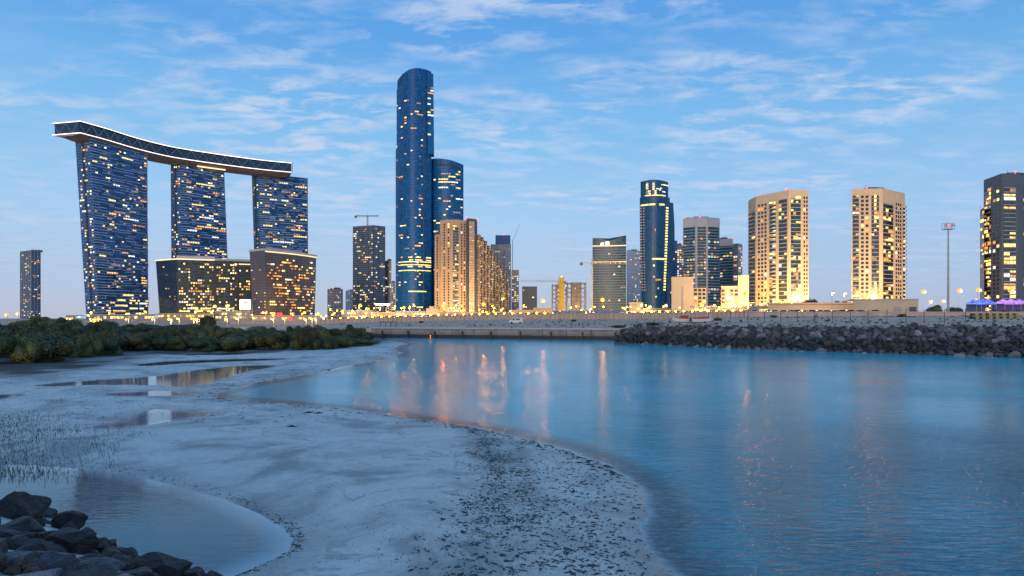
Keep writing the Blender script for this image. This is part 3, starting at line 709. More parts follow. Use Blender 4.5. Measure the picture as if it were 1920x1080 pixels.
def curved_tower():
    Y = 900; z0 = 4; r = random.Random(93)
    root = empty('curved_dark_tower', (*pt(1228, Y), z0), 'dark blue cylindrical tower with a vertical row of bright windows', 'skyscraper')
    zt, zs, zr = ZT(339, Y), ZT(371, Y), ZT(379, Y)
    def wob(p_, t, u): return p_+Vector(((3.4*(1-t)**2)*(1-2*u)*1.0-2.0*(1-t)*u, 0))
    lo = Patch(pt(1199.5, Y), pt(1256, Y), z0, zs, bulge=11, xf=wob)
    body_from([lo], depth=22, m=M['etiglass'], name='lower_shaft', parent=root, nz=6, seg=14)
    up = Patch(pt(1201, Y+1), pt(1253, Y+1), zs-1, zt, bulge=10)
    body_from([up], depth=18, m=M['etiglass'], name='upper_drum', parent=root, nz=1, seg=14, ztop=lambda x, y: zt-1.0*abs(x-WX(1222, Y))*0.08)
    rp = Patch(pt(1250, Y-3), pt(1264, Y+6), z0, zr, xf=lambda q, t, u: q+Vector((-5*(1-t)**1.3*u-1.8*math.sin(t*7)*u, 0)))
    body_from([rp], depth=20, m=M['etiglass'], name='right_shaft', parent=root, nz=10)
    mb = MB()
    for p, z, a, b, m_ in ((up, ZT(349, Y), .70, .99, 0), (lo, ZT(387, Y), .03, .46, 0), (lo, ZT(387, Y), .60, .78, 0), (lo, ZT(488, Y), .36, .80, 0), (up, ZT(369, Y), .14, .86, 0)):
        p.box(mb, a, b, z, z+(1.9 if p is lo else 1.1), -.1, 0.5, 0, 6)
    mb.build('light_bands', M['yellow'], root)
    win = Win(); z = ZT(545, Y); fh = 3.7
    while z < ZT(392, Y):
        t = (z-z0)/(zs-z0); u = 0.80+0.05*t; win.add(lo, u, u+0.085, z, z+2.0, 'yellow', 0.5); win.add(lo, 0.02, 0.055, z, z+1.4, 'dim', 0.4); win.add(lo, 0.10, 0.13, z, z+1.2, 'dim', 0.4); z += fh
    for k in range(9):
        z = ZT(366-k*2.6, Y)
        for u in (0.17, 0.24, 0.45) if k < 3 else (0.17, 0.38): win.add(up, u, u+0.07, z, z+1.0, r.choice(('yellow', 'dim', 'white')), 0.4)
    for a, b, y_ in ((.5, .6, 357), (.64, .72, 356), (.74, .86, 362), (.62, .68, 359)): win.add(up, a, b, ZT(y_, Y), ZT(y_, Y)+1.1, 'white', .4)
    lit_grid(win, lo, z0+20, zs-60, 3.7, 3, 0.018, r, run=0.3, umin=.15, umax=.78)
    win.build(root); beacon(root, (WX(1256, Y), Y+4, zr+1), 0.9); beacon(root, (WX(1225, Y), Y-12, ZT(432, Y)), 0.5); rebase(root)
curved_tower()
tower('mirror_tower', 'blue green glass tower half hidden right of the curved dark tower', [(1256, 1000), (1270, 1000)], 4, ZT(451, 1000), M['sunglass'], 94, lit=0.1, bandm=M['bandw'], depth=20, cw=3)
tower('lit_office_tower', 'brightly lit narrow office tower behind the glass tower', [(1269, 1050), (1283, 1050)], 4, ZT(460, 1050), M['greyglass'], 95, lit=0.55, bandm=M['crown'], depth=20, cw=3, pk=lambda q: pick(q, yellow=.5, white=.3))
def two_tone():
    Y = 780; fh = 3.4
    t = tower('crowned_glass_tower', 'dark glass tower with pale crown and two pale piers above the tan low-rise', [(1281, Y+10), (1305, Y), (1326, Y-1), (1349, Y+6)], 4, ZT(409, Y), M['curvyglass'], 96, fh=fh, lit=0.2, bandm=M['bandw'], bth=0.8, bd=0.6, crownh=10, crownm=M['crown'], depth=26, cw=3.4, pk=lambda q: pick(q, orange=.4, white=.22), beac=[(WX(1316, Y), Y+8, ZT(405, Y))])
    mb = MB()
    for px in (1305, 1325): mb.box((WX(px, Y), Y-0.6, (ZT(420, Y)+4)/2), (2.2, 2.4, ZT(420, Y)-4))
    o = mb.build('pier', M['crown'], t); o.location = -t.location
two_tone()
tower('crowned_annex_tower', 'lower glass tower with pale sloped crown and red beacon right of the crowned tower', [(1349, 840), (1374, 830)], 4, ZT(449, 835), M['curvyglass'], 97, lit=0.14, bandm=M['bandw'], bth=0.8, crownh=8, crownm=M['crown'], depth=24, cw=3.2, pk=lambda q: pick(q, orange=.4), beac=[(WX(1374, 830), 832, ZT(447, 830))])
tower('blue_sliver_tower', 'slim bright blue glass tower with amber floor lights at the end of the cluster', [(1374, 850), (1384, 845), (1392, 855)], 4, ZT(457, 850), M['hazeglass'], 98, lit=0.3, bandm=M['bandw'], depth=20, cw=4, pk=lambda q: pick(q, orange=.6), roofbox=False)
# tan low-rises
def lowrise(label, wall, winpart, Y, ytop, seed, name='tan_lowrise'):
    r = random.Random(seed); z0 = 4; z1 = ZT(ytop, Y); root = empty(name, (*pt(wall[0], Y), z0), label, 'building')
    pw = Patch(pt(wall[0], Y), pt(wall[1], Y), z0, z1); body_from([pw], 18, m=M['tan'], name='blank_wall', parent=root, nz=1)
    zb = z1-9; pb = Patch(pt(winpart[0], Y+1), pt(winpart[1], Y+1), z0, zb); body_from([pb], 16, m=M['tan'], name='window_wing', parent=root, nz=1)
    mb = MB(); bands(mb, pb, z0+3.2, zb-0.4, 3.2, 0.4, 1.4); mb.build('balcony_slabs', M['slab'], root)
    mb = MB(); mx = (pw.len)*0.0; pw.box(mb, 0.50 if wall[0] < winpart[0] else 0.3, 0.53 if wall[0] < winpart[0] else 0.33, z0, z1-8, 0, 0.4); mb.build('downpipe', M['crown'], root)
    win = Win(); n = int((zb-z0)/3.2)
    nc = max(2, int(pb.len/3.5))
    for f in range(n):
        for c in range(nc):
            k = pick(r, yellow=.5, white=.1) if r.random() < 0.35 else 'dark'
            win.add(pb, (c+.15)/nc, (c+.85)/nc, z0+f*3.2+0.9, z0+f*3.2+2.8, k, 0.2)
    win.build(root); rebase(root)
lowrise('tan low building with a tall blank wall below the curved dark tower', (1259, 1300), (1300, 1324), 560, 519, 101)
lowrise('tan low building with lit windows against the sand coloured tower', (1384, 1404), (1352, 1384), 570, 516, 102)

# ------------------------------------------------------------------ construction frames, cranes
def frame_building(label, pa, pb_, Y, ytop, floors, seed, lit=True):
    z0 = 4; z1 = ZT(ytop, Y); root = empty('concrete_frame', (*pt(pa, Y), z0), label, 'construction site'); r = random.Random(seed)
    xa, xb = WX(pa, Y), WX(pb_, Y); fh = (z1-z0)/floors; sl = MB(); n = max(3, int((xb-xa)/5))
    for f in range(floors+1): sl.box(((xa+xb)/2, Y+9, z0+f*fh), (xb-xa, 18, 0.5))
    sl.build('floor_slabs', M['conc'], root)
    mb = MB()
    for i in range(n+1):
        x = xa+0.4+(xb-xa-0.8)*i/n
        for yy in (Y+0.6, Y+9, Y+17): mb.box((x, yy, (z0+z1)/2+1), (0.6, 0.6, z1-z0+2*r.random()))
    mb.build('columns', M['conc'], root)
    mb = MB(); mb.box(((xa+xb)/2, Y+12, (z0+z1)/2), ((xb-xa)*0.5, 6, z1-z0+3)); mb.build('core', M['paleconc'], root)
    if lit:
        for k in range(6):
            mb = MB(); x = r.uniform(xa, xb); z = z0+fh*(r.randrange(floors))+fh-0.5; mb.ball((x, Y+1, z), 0.7); mb.build('work_lamp', M['yellow'], root)
    rebase(root)
frame_building('unfinished concrete frame with yellow lamps left of the wavy roofed tower', 1036, 1064, 720, 535, 8, 111)
frame_building('taller unfinished concrete frame with floodlit roof beside the yellow lift shaft', 1064, 1100, 730, 531, 8, 112)
def tower_crane(label, px, Y, base, yj, jl, cl, m, cab=True, lit=False):
    """flat-top crane: mast, slewing cab, jib to +x by jl, counter-jib by cl (signed pixels)"""
    z0 = base; zj = ZT(yj, Y); x = WX(px, Y); root = empty('tower_crane', (x, Y, z0), label, 'crane'); s = 0.5
    def lattice(a, b, w, step):
        mb = MB(); a = Vector(a); b = Vector(b); L = (b-a).length; d = (b-a)/L; n = max(2, int(L/step))
        if abs(d.z) > 0.5: e1, e2 = Vector((w/2, 0, 0)), Vector((0, w/2, 0))
        else: e1, e2 = Vector((0, w/2, 0)), Vector((0, 0, w/2))
        cs = [e1+e2, e1-e2, -e1-e2, -e1+e2]
        for c in cs: mb.tube(a+c, b+c, 0.22, n=4)
        for i in range(n):
            p = a+d*L*i/n; q = a+d*L*(i+1)/n
            for j in range(4): mb.tube(p+cs[j], q+cs[(j+1) % 4], 0.12, n=4)
        return mb
    lattice((x, Y, z0), (x, Y, zj), 1.8, 2.5).build('mast', m, root)
    lattice((x, Y, zj+1), (WX(px+jl, Y), Y, zj+1), 1.5, 2.5).build('jib', m, root)
    lattice((x, Y, zj+1), (WX(px+cl, Y), Y, zj+1), 1.5, 2.5).build('counter_jib', m, root)
    mb = MB(); mb.box((WX(px+cl, Y), Y, zj-0.5), (3.5, 2, 3.2)); mb.build('counterweight', M['darkgrey'], root)
    mb = MB(); mb.box((x, Y-1.6, zj-0.6), (2, 2, 2.4)); mb.tube((x, Y, zj), (x, Y, zj+5), 0.4, 0.2); mb.tube((x, Y, zj+5), (WX(px+jl*.6, Y), Y, zj+1.8), 0.1, n=4); mb.tube((x, Y, zj+5), (WX(px+cl, Y), Y, zj+1.8), 0.1, n=4); mb.build('cab', M['crown'], root)
    if lit:
        for k in range(7):
            mb = MB(); mb.ball((WX(px+jl*(0.1+0.14*k), Y), Y-1.2, zj+0.6), 0.6); mb.build('jib_lamp', M['warm'], root)
    rebase(root)
tower_crane('crane on the roof of the dark blue grey tower, jib level', 689, 1100, ZT(423, 1100), 406, 21, -22, M['darksteel'])
tower_crane('crane with a long pale level jib over the plain dark cube', 1048, 760, 4, 529, -72, 10, M['paleconc'])
tower_crane('crane with an amber lit jib crossing before the wavy roofed tower', 1110, 820, 4, 494, 66, -20, M['yellowpaint'], lit=True)
def luffing():
    Y = 1250; root = empty('luffing_crane', (WX(964, Y), Y, 4), 'thin crane with raised slanting jib behind the floor lined tower', 'crane')
    mb = MB(); mb.tube((WX(961, Y), Y, 4), (WX(961, Y), Y, ZT(452, Y)), 0.7, n=4); mb.build('mast', M['darksteel'], root)
    mb = MB(); mb.tube((WX(961, Y), Y, ZT(452, Y)), (WX(976, Y), Y, ZT(418, Y)), 0.4, 0.2, n=4); mb.build('jib', M['darksteel'], root); rebase(root)
luffing()
def lift_shaft():
    Y = 700; root = empty('hoist_tower', (WX(1053, Y), Y, 4), 'vertical yellow lit hoist shaft between the concrete frames', 'hoist')
    mb = MB(); x0, x1 = WX(1049, Y), WX(1057.5, Y); zt = ZT(517, Y)
    for x in (x0, x1):
        for y in (Y, Y+4): mb.tube((x, y, 4), (x, y, zt), 0.3, n=4)
    z = 4
    while z < zt-3:
        mb.tube((x0, Y, z), (x1, Y, z+3), 0.18, n=4); mb.tube((x1, Y, z), (x0, Y, z+3), 0.18, n=4); mb.box(((x0+x1)/2, Y+2, z), (x1-x0, 4, 0.25)); z += 3
    mb.build('frame', M['yellowpaint'], root)
    mb = MB(); mb.box(((x0+x1)/2, Y+2, 4+(zt-4)/2), (x1-x0-1.2, 2.6, zt-5)); mb.build('cladding', M['yellowpaint'], root)
    mb = MB(); mb.box(((x0+x1)/2, Y-1, zt-1), (2.2, 0.8, 0.8)); mb.build('flood_lamp', M['yellow'], root)
    rebase(root)
lift_shaft()
# ------------------------------------------------------------------ terrain and water
def poly0(p): return np.array([g0(*q) for q in p])
def sdist(P, poly):
    """signed distance, positive inside"""
    d = np.full(len(P), 1e9); ins = np.zeros(len(P), bool); n = len(poly)
    for i in range(n):
        a, b = poly[i], poly[(i+1) % n]; e = b-a; L = max(1e-9, e@e)
        t = np.clip(((P-a)@e)/L, 0, 1); q = P-(a+t[:, None]*e); d = np.minimum(d, np.hypot(q[:, 0], q[:, 1]))
        c = ((a[1] > P[:, 1]) != (b[1] > P[:, 1]))
        with np.errstate(divide='ignore', invalid='ignore'):
            xx = a[0]+(P[:, 1]-a[1])*(b[0]-a[0])/(b[1]-a[1] if b[1] != a[1] else 1e-9)
        ins ^= c & (P[:, 0] < xx)
    return np.where(ins, d, -d)
def vnoise(x, y, sc_, seed):
    rs = np.random.RandomState(seed); T = rs.rand(256, 256)
    x = x/sc_; y = y/sc_; xi = np.floor(x).astype(int); yi = np.floor(y).astype(int); fx = x-xi; fy = y-yi
    fx = fx*fx*(3-2*fx); fy = fy*fy*(3-2*fy); g = lambda a, b: T[a % 256, b % 256]
    return (g(xi, yi)*(1-fx)+g(xi+1, yi)*fx)*(1-fy)+(g(xi, yi+1)*(1-fx)+g(xi+1, yi+1)*fx)*fy-0.5
SHORE = [(765, 644), (742, 655), (752, 664), (720, 672), (650, 688), (600, 699), (545, 708), (480, 719), (430, 732), (408, 742), (440, 749), (520, 755), (600, 763), (680, 771), (760, 783), (850, 796), (930, 810), (1000, 827), (1060, 845), (1120, 868), (1170, 895), (1200, 925), (1212, 955), (1196, 990), (1205, 1030), (1232, 1055), (1262, 1080), (1320, 1130), (1420, 1300), (1500, 1700)]
LAND = poly0([(-9000, 630.5), (706, 630.5), (722, 637)]+SHORE+[(-3000, 1700)])
POOLS = [poly0(p) for p in (
    [(60, 723), (110, 717), (200, 711), (290, 705), (380, 693), (430, 686), (500, 684), (520, 686), (470, 695), (430, 706), (400, 716), (352, 727), (300, 722), (200, 722), (110, 725)],
    [(160, 803), (215, 792), (250, 778), (290, 765), (340, 770), (392, 776), (350, 786), (290, 796), (220, 804)],
    [(-900, 860), (-200, 868), (60, 872), (165, 879), (240, 890), (330, 909), (420, 935), (490, 964), (535, 990), (552, 1012), (540, 1035), (490, 1058), (430, 1085), (330, 1180), (0, 1500), (-900, 1500)],
    [(240, 684), (330, 676), (420, 672), (520, 671), (560, 674), (450, 679), (330, 683), (270, 688)],
    [(180, 738), (300, 733), (400, 737), (350, 742), (220, 743)],
    [(-400, 748), (-60, 742), (60, 738), (40, 743), (-100, 760), (-400, 775)],
    [(600, 646), (670, 643), (700, 646), (650, 651), (560, 655)],
    [(330, 664), (440, 661), (500, 663), (430, 667), (350, 668)],
)]
REVET = poly0([(-900, 905), (-100, 925), (30, 950), (110, 985), (200, 1022), (300, 1060), (395, 1085), (480, 1150), (700, 1400), (900, 1800), (-2500, 1800)])
MUD = poly0([(-9000, 730), (-300, 725), (0, 712), (120, 698), (200, 684), (260, 668), (380, 662), (520, 661), (620, 655), (705, 645), (720, 631), (-9000, 631)])
def height(X, Y):
    P = np.stack([X, Y], 1)
    near = np.clip(Y/20, 0.5, 6)
    wob = (vnoise(X, Y, 1.3, 1)*0.25+vnoise(X, Y, 0.35, 2)*0.10+vnoise(X, Y, 5, 3)*0.35)*near*0.8
    sd = sdist(P, LAND)+wob
    h = np.where(sd > 0, 0.22*(1-np.exp(-sd/4.5))+0.05*(1-np.exp(-sd/0.5)), np.maximum(sd*0.16, -1.6))
    h += np.where(sd > 0, np.clip(sd, 0, 3)/3, 0)*(vnoise(X, Y, 3.5, 4)*0.05+vnoise(X, Y, 0.8, 5)*0.012+vnoise(X, Y, 0.25, 6)*0.006)
    far = np.clip((Y-38)/30, 0, 1)*(X < 5)
    h -= far*0.05*(sd > 0)*(vnoise(X*0.35, Y, 5, 9)+0.2)*2
    for i, pl in enumerate(POOLS):
        k = 0.55 if i == 2 else 1.0
        s_ = sdist(P, pl)+wob*k*0.8; h = np.minimum(h, np.where(s_ > 0, np.maximum(-s_*0.05, -0.12), -s_*0.05+np.maximum(-s_-0.5, 0)**2*0.04))
    m = sdist(P, MUD)+vnoise(X, Y, 4, 8)*1.5; h += np.clip(m-6, 0, 60)*0.045*(Y > 40)
    # shallow muddy pan with the aerial roots
    rv = sdist(P, REVET); h = np.where(rv > -0.4, np.maximum(h, -0.15+(rv+0.4)*0.42), h)
    return h, m, sd
def grid(us, ys):
    U, YY = np.meshgrid(us, ys); Y = YY.ravel(); X = (U.ravel()-960)/F*Y
    nx, ny = len(us), len(ys); a = np.arange(nx*ny).reshape(ny, nx)
    f = np.stack([a[:-1, :-1], a[:-1, 1:], a[1:, 1:], a[1:, :-1]], -1).reshape(-1, 4)
    return X, Y, f
def np_mesh(name, V, Fq, m, smooth=True):
    me = bpy.data.meshes.new(name); me.vertices.add(len(V)); me.vertices.foreach_set('co', V.ravel().astype('f'))
    me.loops.add(Fq.size); me.loops.foreach_set('vertex_index', Fq.ravel().astype('i'))
    me.polygons.add(len(Fq)); me.polygons.foreach_set('loop_start', (np.arange(len(Fq))*4).astype('i')); me.polygons.foreach_set('loop_total', np.full(len(Fq), 4, 'i'))
    me.update(calc_edges=True); me.validate()
    if smooth: me.polygons.foreach_set('use_smooth', [True]*len(me.polygons))
    me.materials.append(m); ob = bpy.data.objects.new(name, me); sc.collection.objects.link(ob); return ob
# sand material
def sandmat():
    m = bpy.data.materials.new('tidal_sand'); m.use_nodes = True; t = NT(m.node_tree); p = t.n['Principled BSDF']
    geo = t.new('ShaderNodeNewGeometry'); pos = geo.outputs['Position']; s = t.new('ShaderNodeSeparateXYZ'); t.link(pos, s.inputs[0])
    am = t.new('ShaderNodeAttribute', attribute_name='mud'); ad = t.new('ShaderNodeAttribute', attribute_name='weed')
    n1 = t.noise(pos, 0.6, 6, 0.65, 0.6); n2 = t.noise(pos, 6, 5, 0.7); n3 = t.noise(pos, 38, 3, 0.6)
    n0 = t.noise(pos, 0.22, 5, 0.6, 0.8)
    c = t.ramp(t.math('MULTIPLY_ADD', n0, 0.6, t.math('MULTIPLY', n1, 0.4)), [(0.41, (0.29, 0.305, 0.29)), (0.5, (0.56, 0.57, 0.52)), (0.60, (0.68, 0.68, 0.62))])
    c = t.mix(t.ramp(n2, [(0.40, 0.0), (0.80, 0.40)]), c, (0.28, 0.31, 0.32))
    c = t.mix(t.ramp(n3, [(0.60, 0.0), (0.66, 0.7)]), c, (0.12, 0.12, 0.11))
    ch = t.math('ABSOLUTE', t.math('SUBTRACT', t.noise(pos, 0.34, 4, 0.55, 1.2), 0.5)); chm = t.math('MULTIPLY', t.ramp(ch, [(0.004, 1.0), (0.022, 0.0)]), t.ramp(n0, [(0.48, 0.0), (0.60, 1.0)]))
    c = t.mix(t.math('MULTIPLY', chm, 0.55), c, (0.17, 0.19, 0.19))
    wet = t.ramp(s.outputs[2], [(0.0, 1.0), (0.10, 0.0)])
    c = t.mix(t.math('MULTIPLY', wet, 0.35), c, (0.16, 0.17, 0.17))
    c = t.mix(t.math('MULTIPLY', ad.outputs['Fac'], t.ramp(n2, [(0.35, 0.05), (0.65, 0.5)])), c, (0.13, 0.15, 0.14))
    c = t.mix(t.math('MULTIPLY', am.outputs['Fac'], 0.9), c, (0.055, 0.05, 0.05))
    t.link(c, p.inputs['Base Color'])
    t.link(t.math('MAXIMUM', t.math('MULTIPLY', am.outputs['Fac'], 0.95), t.math('ADD', t.ramp(s.outputs[2], [(0.0, 0.22), (0.20, 0.5)]), t.math('MULTIPLY', n2, 0.15))), p.inputs['Roughness'])
    t.link(t.math('MULTIPLY_ADD', am.outputs['Fac'], -0.4, 0.55), p.inputs['Specular IOR Level'])
    b = t.new('ShaderNodeBump'); b.inputs['Strength'].default_value = 0.8; b.inputs['Distance'].default_value = 0.05
    mpw = t.new('ShaderNodeMapping'); mpw.inputs['Rotation'].default_value = (0, 0, R(25)); mpw.inputs['Scale'].default_value = (1.2, 4.5, 1); t.link(pos, mpw.inputs[0])
    hh = t.math('ADD', t.noise(pos, 9, 6, 0.65), t.math('MULTIPLY', n3, 0.5)); hh = t.math('ADD', hh, t.math('MULTIPLY', t.noise(mpw.outputs[0], 2.2, 3, 0.5, 0.6), 1.1)); hh = t.math('SUBTRACT', hh, t.math('MULTIPLY', chm, 0.4))
    t.link(hh, b.inputs['Height']); t.link(b.outputs[0], p.inputs['Normal'])
    return m
us = np.concatenate([np.linspace(-1500, -120, 60), np.linspace(-100, 1500, 440), np.linspace(1550, 3400, 40)])
py = np.concatenate([np.linspace(630, 700, 150)[:-1], np.linspace(700, 1100, 300)[:-1], np.linspace(1100, 2600, 100)])
ys = (CZ*F/(py-HY))[::-1]
X, Y, fq = grid(us, ys); H, MUDm, SD = height(X, Y)
sand = np_mesh('tidal_flat', np.stack([X, Y, H], 1), fq, sandmat()); tag(sand, kind='structure')
def attr(me, nm, v):
    a = me.attributes.new(nm, 'FLOAT', 'POINT'); a.data.foreach_set('value', v.astype('f'))
attr(sand.data, 'mud', np.clip((MUDm+4)/4, 0, 1)*(Y > 40)*np.clip(1.0+vnoise(X, Y, 3, 33), 0, 1))
pxx = 960+F*X/Y; pyy = HY+CZ*F/Y
WEEDC = [(860, 797, 22), (890, 812, 28), (912, 835, 30), (925, 862, 38), (950, 890, 60), (970, 925, 75), (940, 960, 70), (940, 1000, 95), (945, 1050, 120), (950, 1100, 150), (700, 672, 30), (640, 684, 30), (560, 700, 25), (490, 713, 20)]
WD = np.zeros(len(X))
for a, b, r_ in WEEDC: WD = np.maximum(WD, 1-np.hypot((pxx-a)/r_, (pyy-b)/(r_*0.55 if b > 780 else 8))*0.8)
attr(sand.data, 'weed', np.clip(WD*1.6, 0, 1))
# water
def watermat():
    m = bpy.data.materials.new('lagoon_water'); m.use_nodes = True; t = NT(m.node_tree); p = t.n['Principled BSDF']
    geo = t.new('ShaderNodeNewGeometry'); pos = geo.outputs['Position']
    ad = t.new('ShaderNodeAttribute', attribute_name='depth'); at_ = t.new('ShaderNodeAttribute', attribute_name='calm')
    nn = t.noise(pos, 0.12, 4, 0.5)
    deep = t.ramp(nn, [(0.3, (0.0, 0.38, 0.47)), (0.7, (0.0, 0.48, 0.58))])
    c = t.ramp(ad.outputs['Fac'], [(0.0, (0.36, 0.42, 0.43)), (0.04, (0.09, 0.14, 0.16)), (0.12, (0.035, 0.11, 0.14)), (0.30, (0.02, 0.36, 0.44)), (1.0, (0.0, 0.27, 0.34))])
    c = t.mix(t.ramp(ad.outputs['Fac'], [(0.3, 0.0), (0.9, 1.0)]), c, deep)
    near_dark = t.new('ShaderNodeAttribute', attribute_name='channel')  # darkening painted towards the near right; the bed is no deeper
    c = t.mix(near_dark.outputs['Fac'], c, (0.0, 0.14, 0.19))
    t.link(c, p.inputs['Base Color'])
    p.inputs['IOR'].default_value = 1.33; p.inputs['Specular IOR Level'].default_value = 0.42; p.inputs['Specular Tint'].default_value = (0.45, 0.9, 1, 1)
    t.link(t.math('MULTIPLY_ADD', at_.outputs['Fac'], -0.09, 0.14), p.inputs['Roughness'])
    mp = t.new('ShaderNodeMapping'); t.link(pos, mp.inputs[0]); mp.inputs['Scale'].default_value = (0.7, 2.1, 1)
    mp.inputs['Rotation'].default_value = (0, 0, R(6))
    a = t.noise(mp.outputs[0], 2.6, 3, 0.55, 0.4); b2 = t.noise(mp.outputs[0], 0.45, 3, 0.5, 0.2)
    amp = t.noise(pos, 0.10, 3, 0.5); amp = t.ramp(amp, [(0.35, 0.35), (0.65, 1.0)])
    hgt = t.math('ADD', t.math('MULTIPLY', t.math('MULTIPLY', a, amp), 0.13), t.math('MULTIPLY', b2, 0.07))
    b = t.new('ShaderNodeBump'); b.inputs['Distance'].default_value = 1.0
    sp = t.new('ShaderNodeSeparateXYZ'); t.link(pos, sp.inputs[0])
    far = t.ramp(t.math('DIVIDE', sp.outputs[1], 150.0), [(0.08, 1.0), (0.20, 0.55), (0.35, 0.30), (0.7, 0.15)])
    t.link(t.math('MULTIPLY', far, t.math('MULTIPLY_ADD', at_.outputs['Fac'], -0.93, 1.0)), b.inputs['Strength'])
    t.link(hgt, b.inputs['Height']); t.link(b.outputs[0], p.inputs['Normal'])
    return m
us2 = np.concatenate([np.linspace(-4000, -120, 30), np.linspace(-100, 1500, 300), np.linspace(1550, 5000, 50)])
py2 = np.concatenate([np.linspace(629, 700, 60)[:-1], np.linspace(700, 1100, 220)[:-1], np.linspace(1100, 5000, 60)]); ys2 = (CZ*F/(py2-HY))[::-1]
X2, Y2, fq2 = grid(us2, ys2); H2, _, SD2 = height(X2, Y2)
calm = np.zeros(len(X2)); P2 = np.stack([X2, Y2], 1)
calm = np.clip(SD2/0.8+0.6, 0, 1)
water = np_mesh('water', np.stack([X2, Y2, np.zeros(len(X2))], 1), fq2, watermat()); tag(water, kind='structure')
attr(water.data, 'depth', np.clip(-H2, 0, 1)); attr(water.data, 'calm', calm)
px2 = 960+F*X2/Y2   # weaker sky reflection at the near right, put into the water colour
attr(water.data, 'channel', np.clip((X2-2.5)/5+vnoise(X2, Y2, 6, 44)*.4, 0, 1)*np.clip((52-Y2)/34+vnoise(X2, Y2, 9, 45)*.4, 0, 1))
# the ground sheet under everything, out to the horizon, and the raised city ground
M['groundm'] = mat('sandy_ground', (0.30, 0.25, 0.21), 0.95, var=0.25, scale=0.08, bump=0.6, bscale=0.5)
M['slope'] = mat('dry_sandy_bank', (0.52, 0.345, 0.235), 0.95, var=0.4, scale=0.5, bump=0.8, bscale=1.2)  # warm city glow is put into the bank's base colour
mb = MB(); mb.add([(-12000, -400, -1.7), (12000, -400, -1.7), (12000, 14000, -1.7), (-12000, 14000, -1.7)], [(0, 1, 2, 3)])
tag(mb.build('seabed_ground', M['groundm']), kind='structure')
# ---- far bank: stations across the picture, each a profile of (Y, z) going away from the water
ST = [(-3000, [(178, .5), (182, .9), (190, 1.2), (260, 1.8), (380, 2.0), (381, 2.1)]),
      (420, [(178, .2), (182, .8), (190, 1.2), (260, 1.8), (400, 1.6), (401, 1.7)]),
      (560, [(178, .1), (181, .9), (192, 1.3), (250, 1.6), (380, 1.4), (381, 1.5)]),
      (700, [(181, -.6), (181.2, 2.3), (188, 2.4), (230, 2.9), (352, 3.2), (353, 3.3)]),
      (960, [(169, -.6), (169.2, 2.4), (177, 2.5), (215, 3.3), (330, 4.6), (331, 4.7)]),
      (1160, [(157, -.6), (157.2, 2.5), (165, 2.7), (200, 3.6), (308, 4.6), (309, 4.7)]),
      (1200, [(130.5, -.8), (141, 3.3), (146, 3.5), (190, 4.3), (300, 4.7), (301, 4.8)]),
      (1400, [(107, -.8), (118.5, 3.55), (124, 3.6), (170, 5.0), (262, 5.5), (263, 5.6)]),
      (1640, [(96, -.8), (107, 3.65), (112, 3.7), (150, 5.2), (238, 5.8), (239, 5.9)]),
      (1920, [(84.5, -.8), (96, 3.8), (101, 3.85), (140, 5.3), (230, 5.8), (231, 5.9)]),
      (2400, [(70, -.8), (82, 3.9), (87, 4), (125, 5.3), (220, 5.8), (221, 5.9)]),
      (3400, [(52, -.8), (64, 3.9), (70, 4), (110, 5.3), (200, 5.8), (201, 5.9)])]
def station(px):
    for (a, A), (b, B) in zip(ST, ST[1:]):
        if a <= px <= b:
            t = (px-a)/(b-a); return [(y0+(y1-y0)*t, z0+(z1-z0)*t) for (y0, z0), (y1, z1) in zip(A, B)]
def bank_point(px, k, s=0.0):
    A = station(px); (y0, z0) = A[k]; (y1, z1) = A[min(5, k+1)]; y = y0+(y1-y0)*s; z = z0+(z1-z0)*s
    return Vector((WX(px, y), y, z))
mb = MB(); pxs = sorted(set([p for p, _ in ST]+list(range(400, 2400, 12)))); sub = 7; rows = []
for px in pxs:
    r_ = []
    for k in range(5):
        for q in range(sub):
            s = q/sub; v = bank_point(px, k, s)
            if k in (2, 3) : v.z += mnoise.noise(v*0.12)*0.25+mnoise.noise(v*0.5)*0.10
            r_.append(v)
    r_.append(bank_point(px, 5)); e = bank_point(px, 5); r_.append(Vector((WX(px, 1400), 1400, min(4.4, e.z)))); r_.append(Vector((WX(px, 12000), 12000, 4.0)))
    rows.append(r_)
n = len(rows[0]); mb.add([v for r_ in rows for v in r_], [(i*n+j, (i+1)*n+j, (i+1)*n+j+1, i*n+j+1) for i in range(len(rows)-1) for j in range(n-1)])
mb.m = [1 if (pxs[i] >= 1160 and j < sub) else 0 for i in range(len(rows)-1) for j in range(n-1)]
M['core'] = mat('dark_rock_core', (0.035, 0.033, 0.034), 0.9, var=0.5, scale=2, bump=1, bscale=4)
tag(mb.build('far_bank_ground', [M['slope'], M['core']], smooth=True), kind='structure')
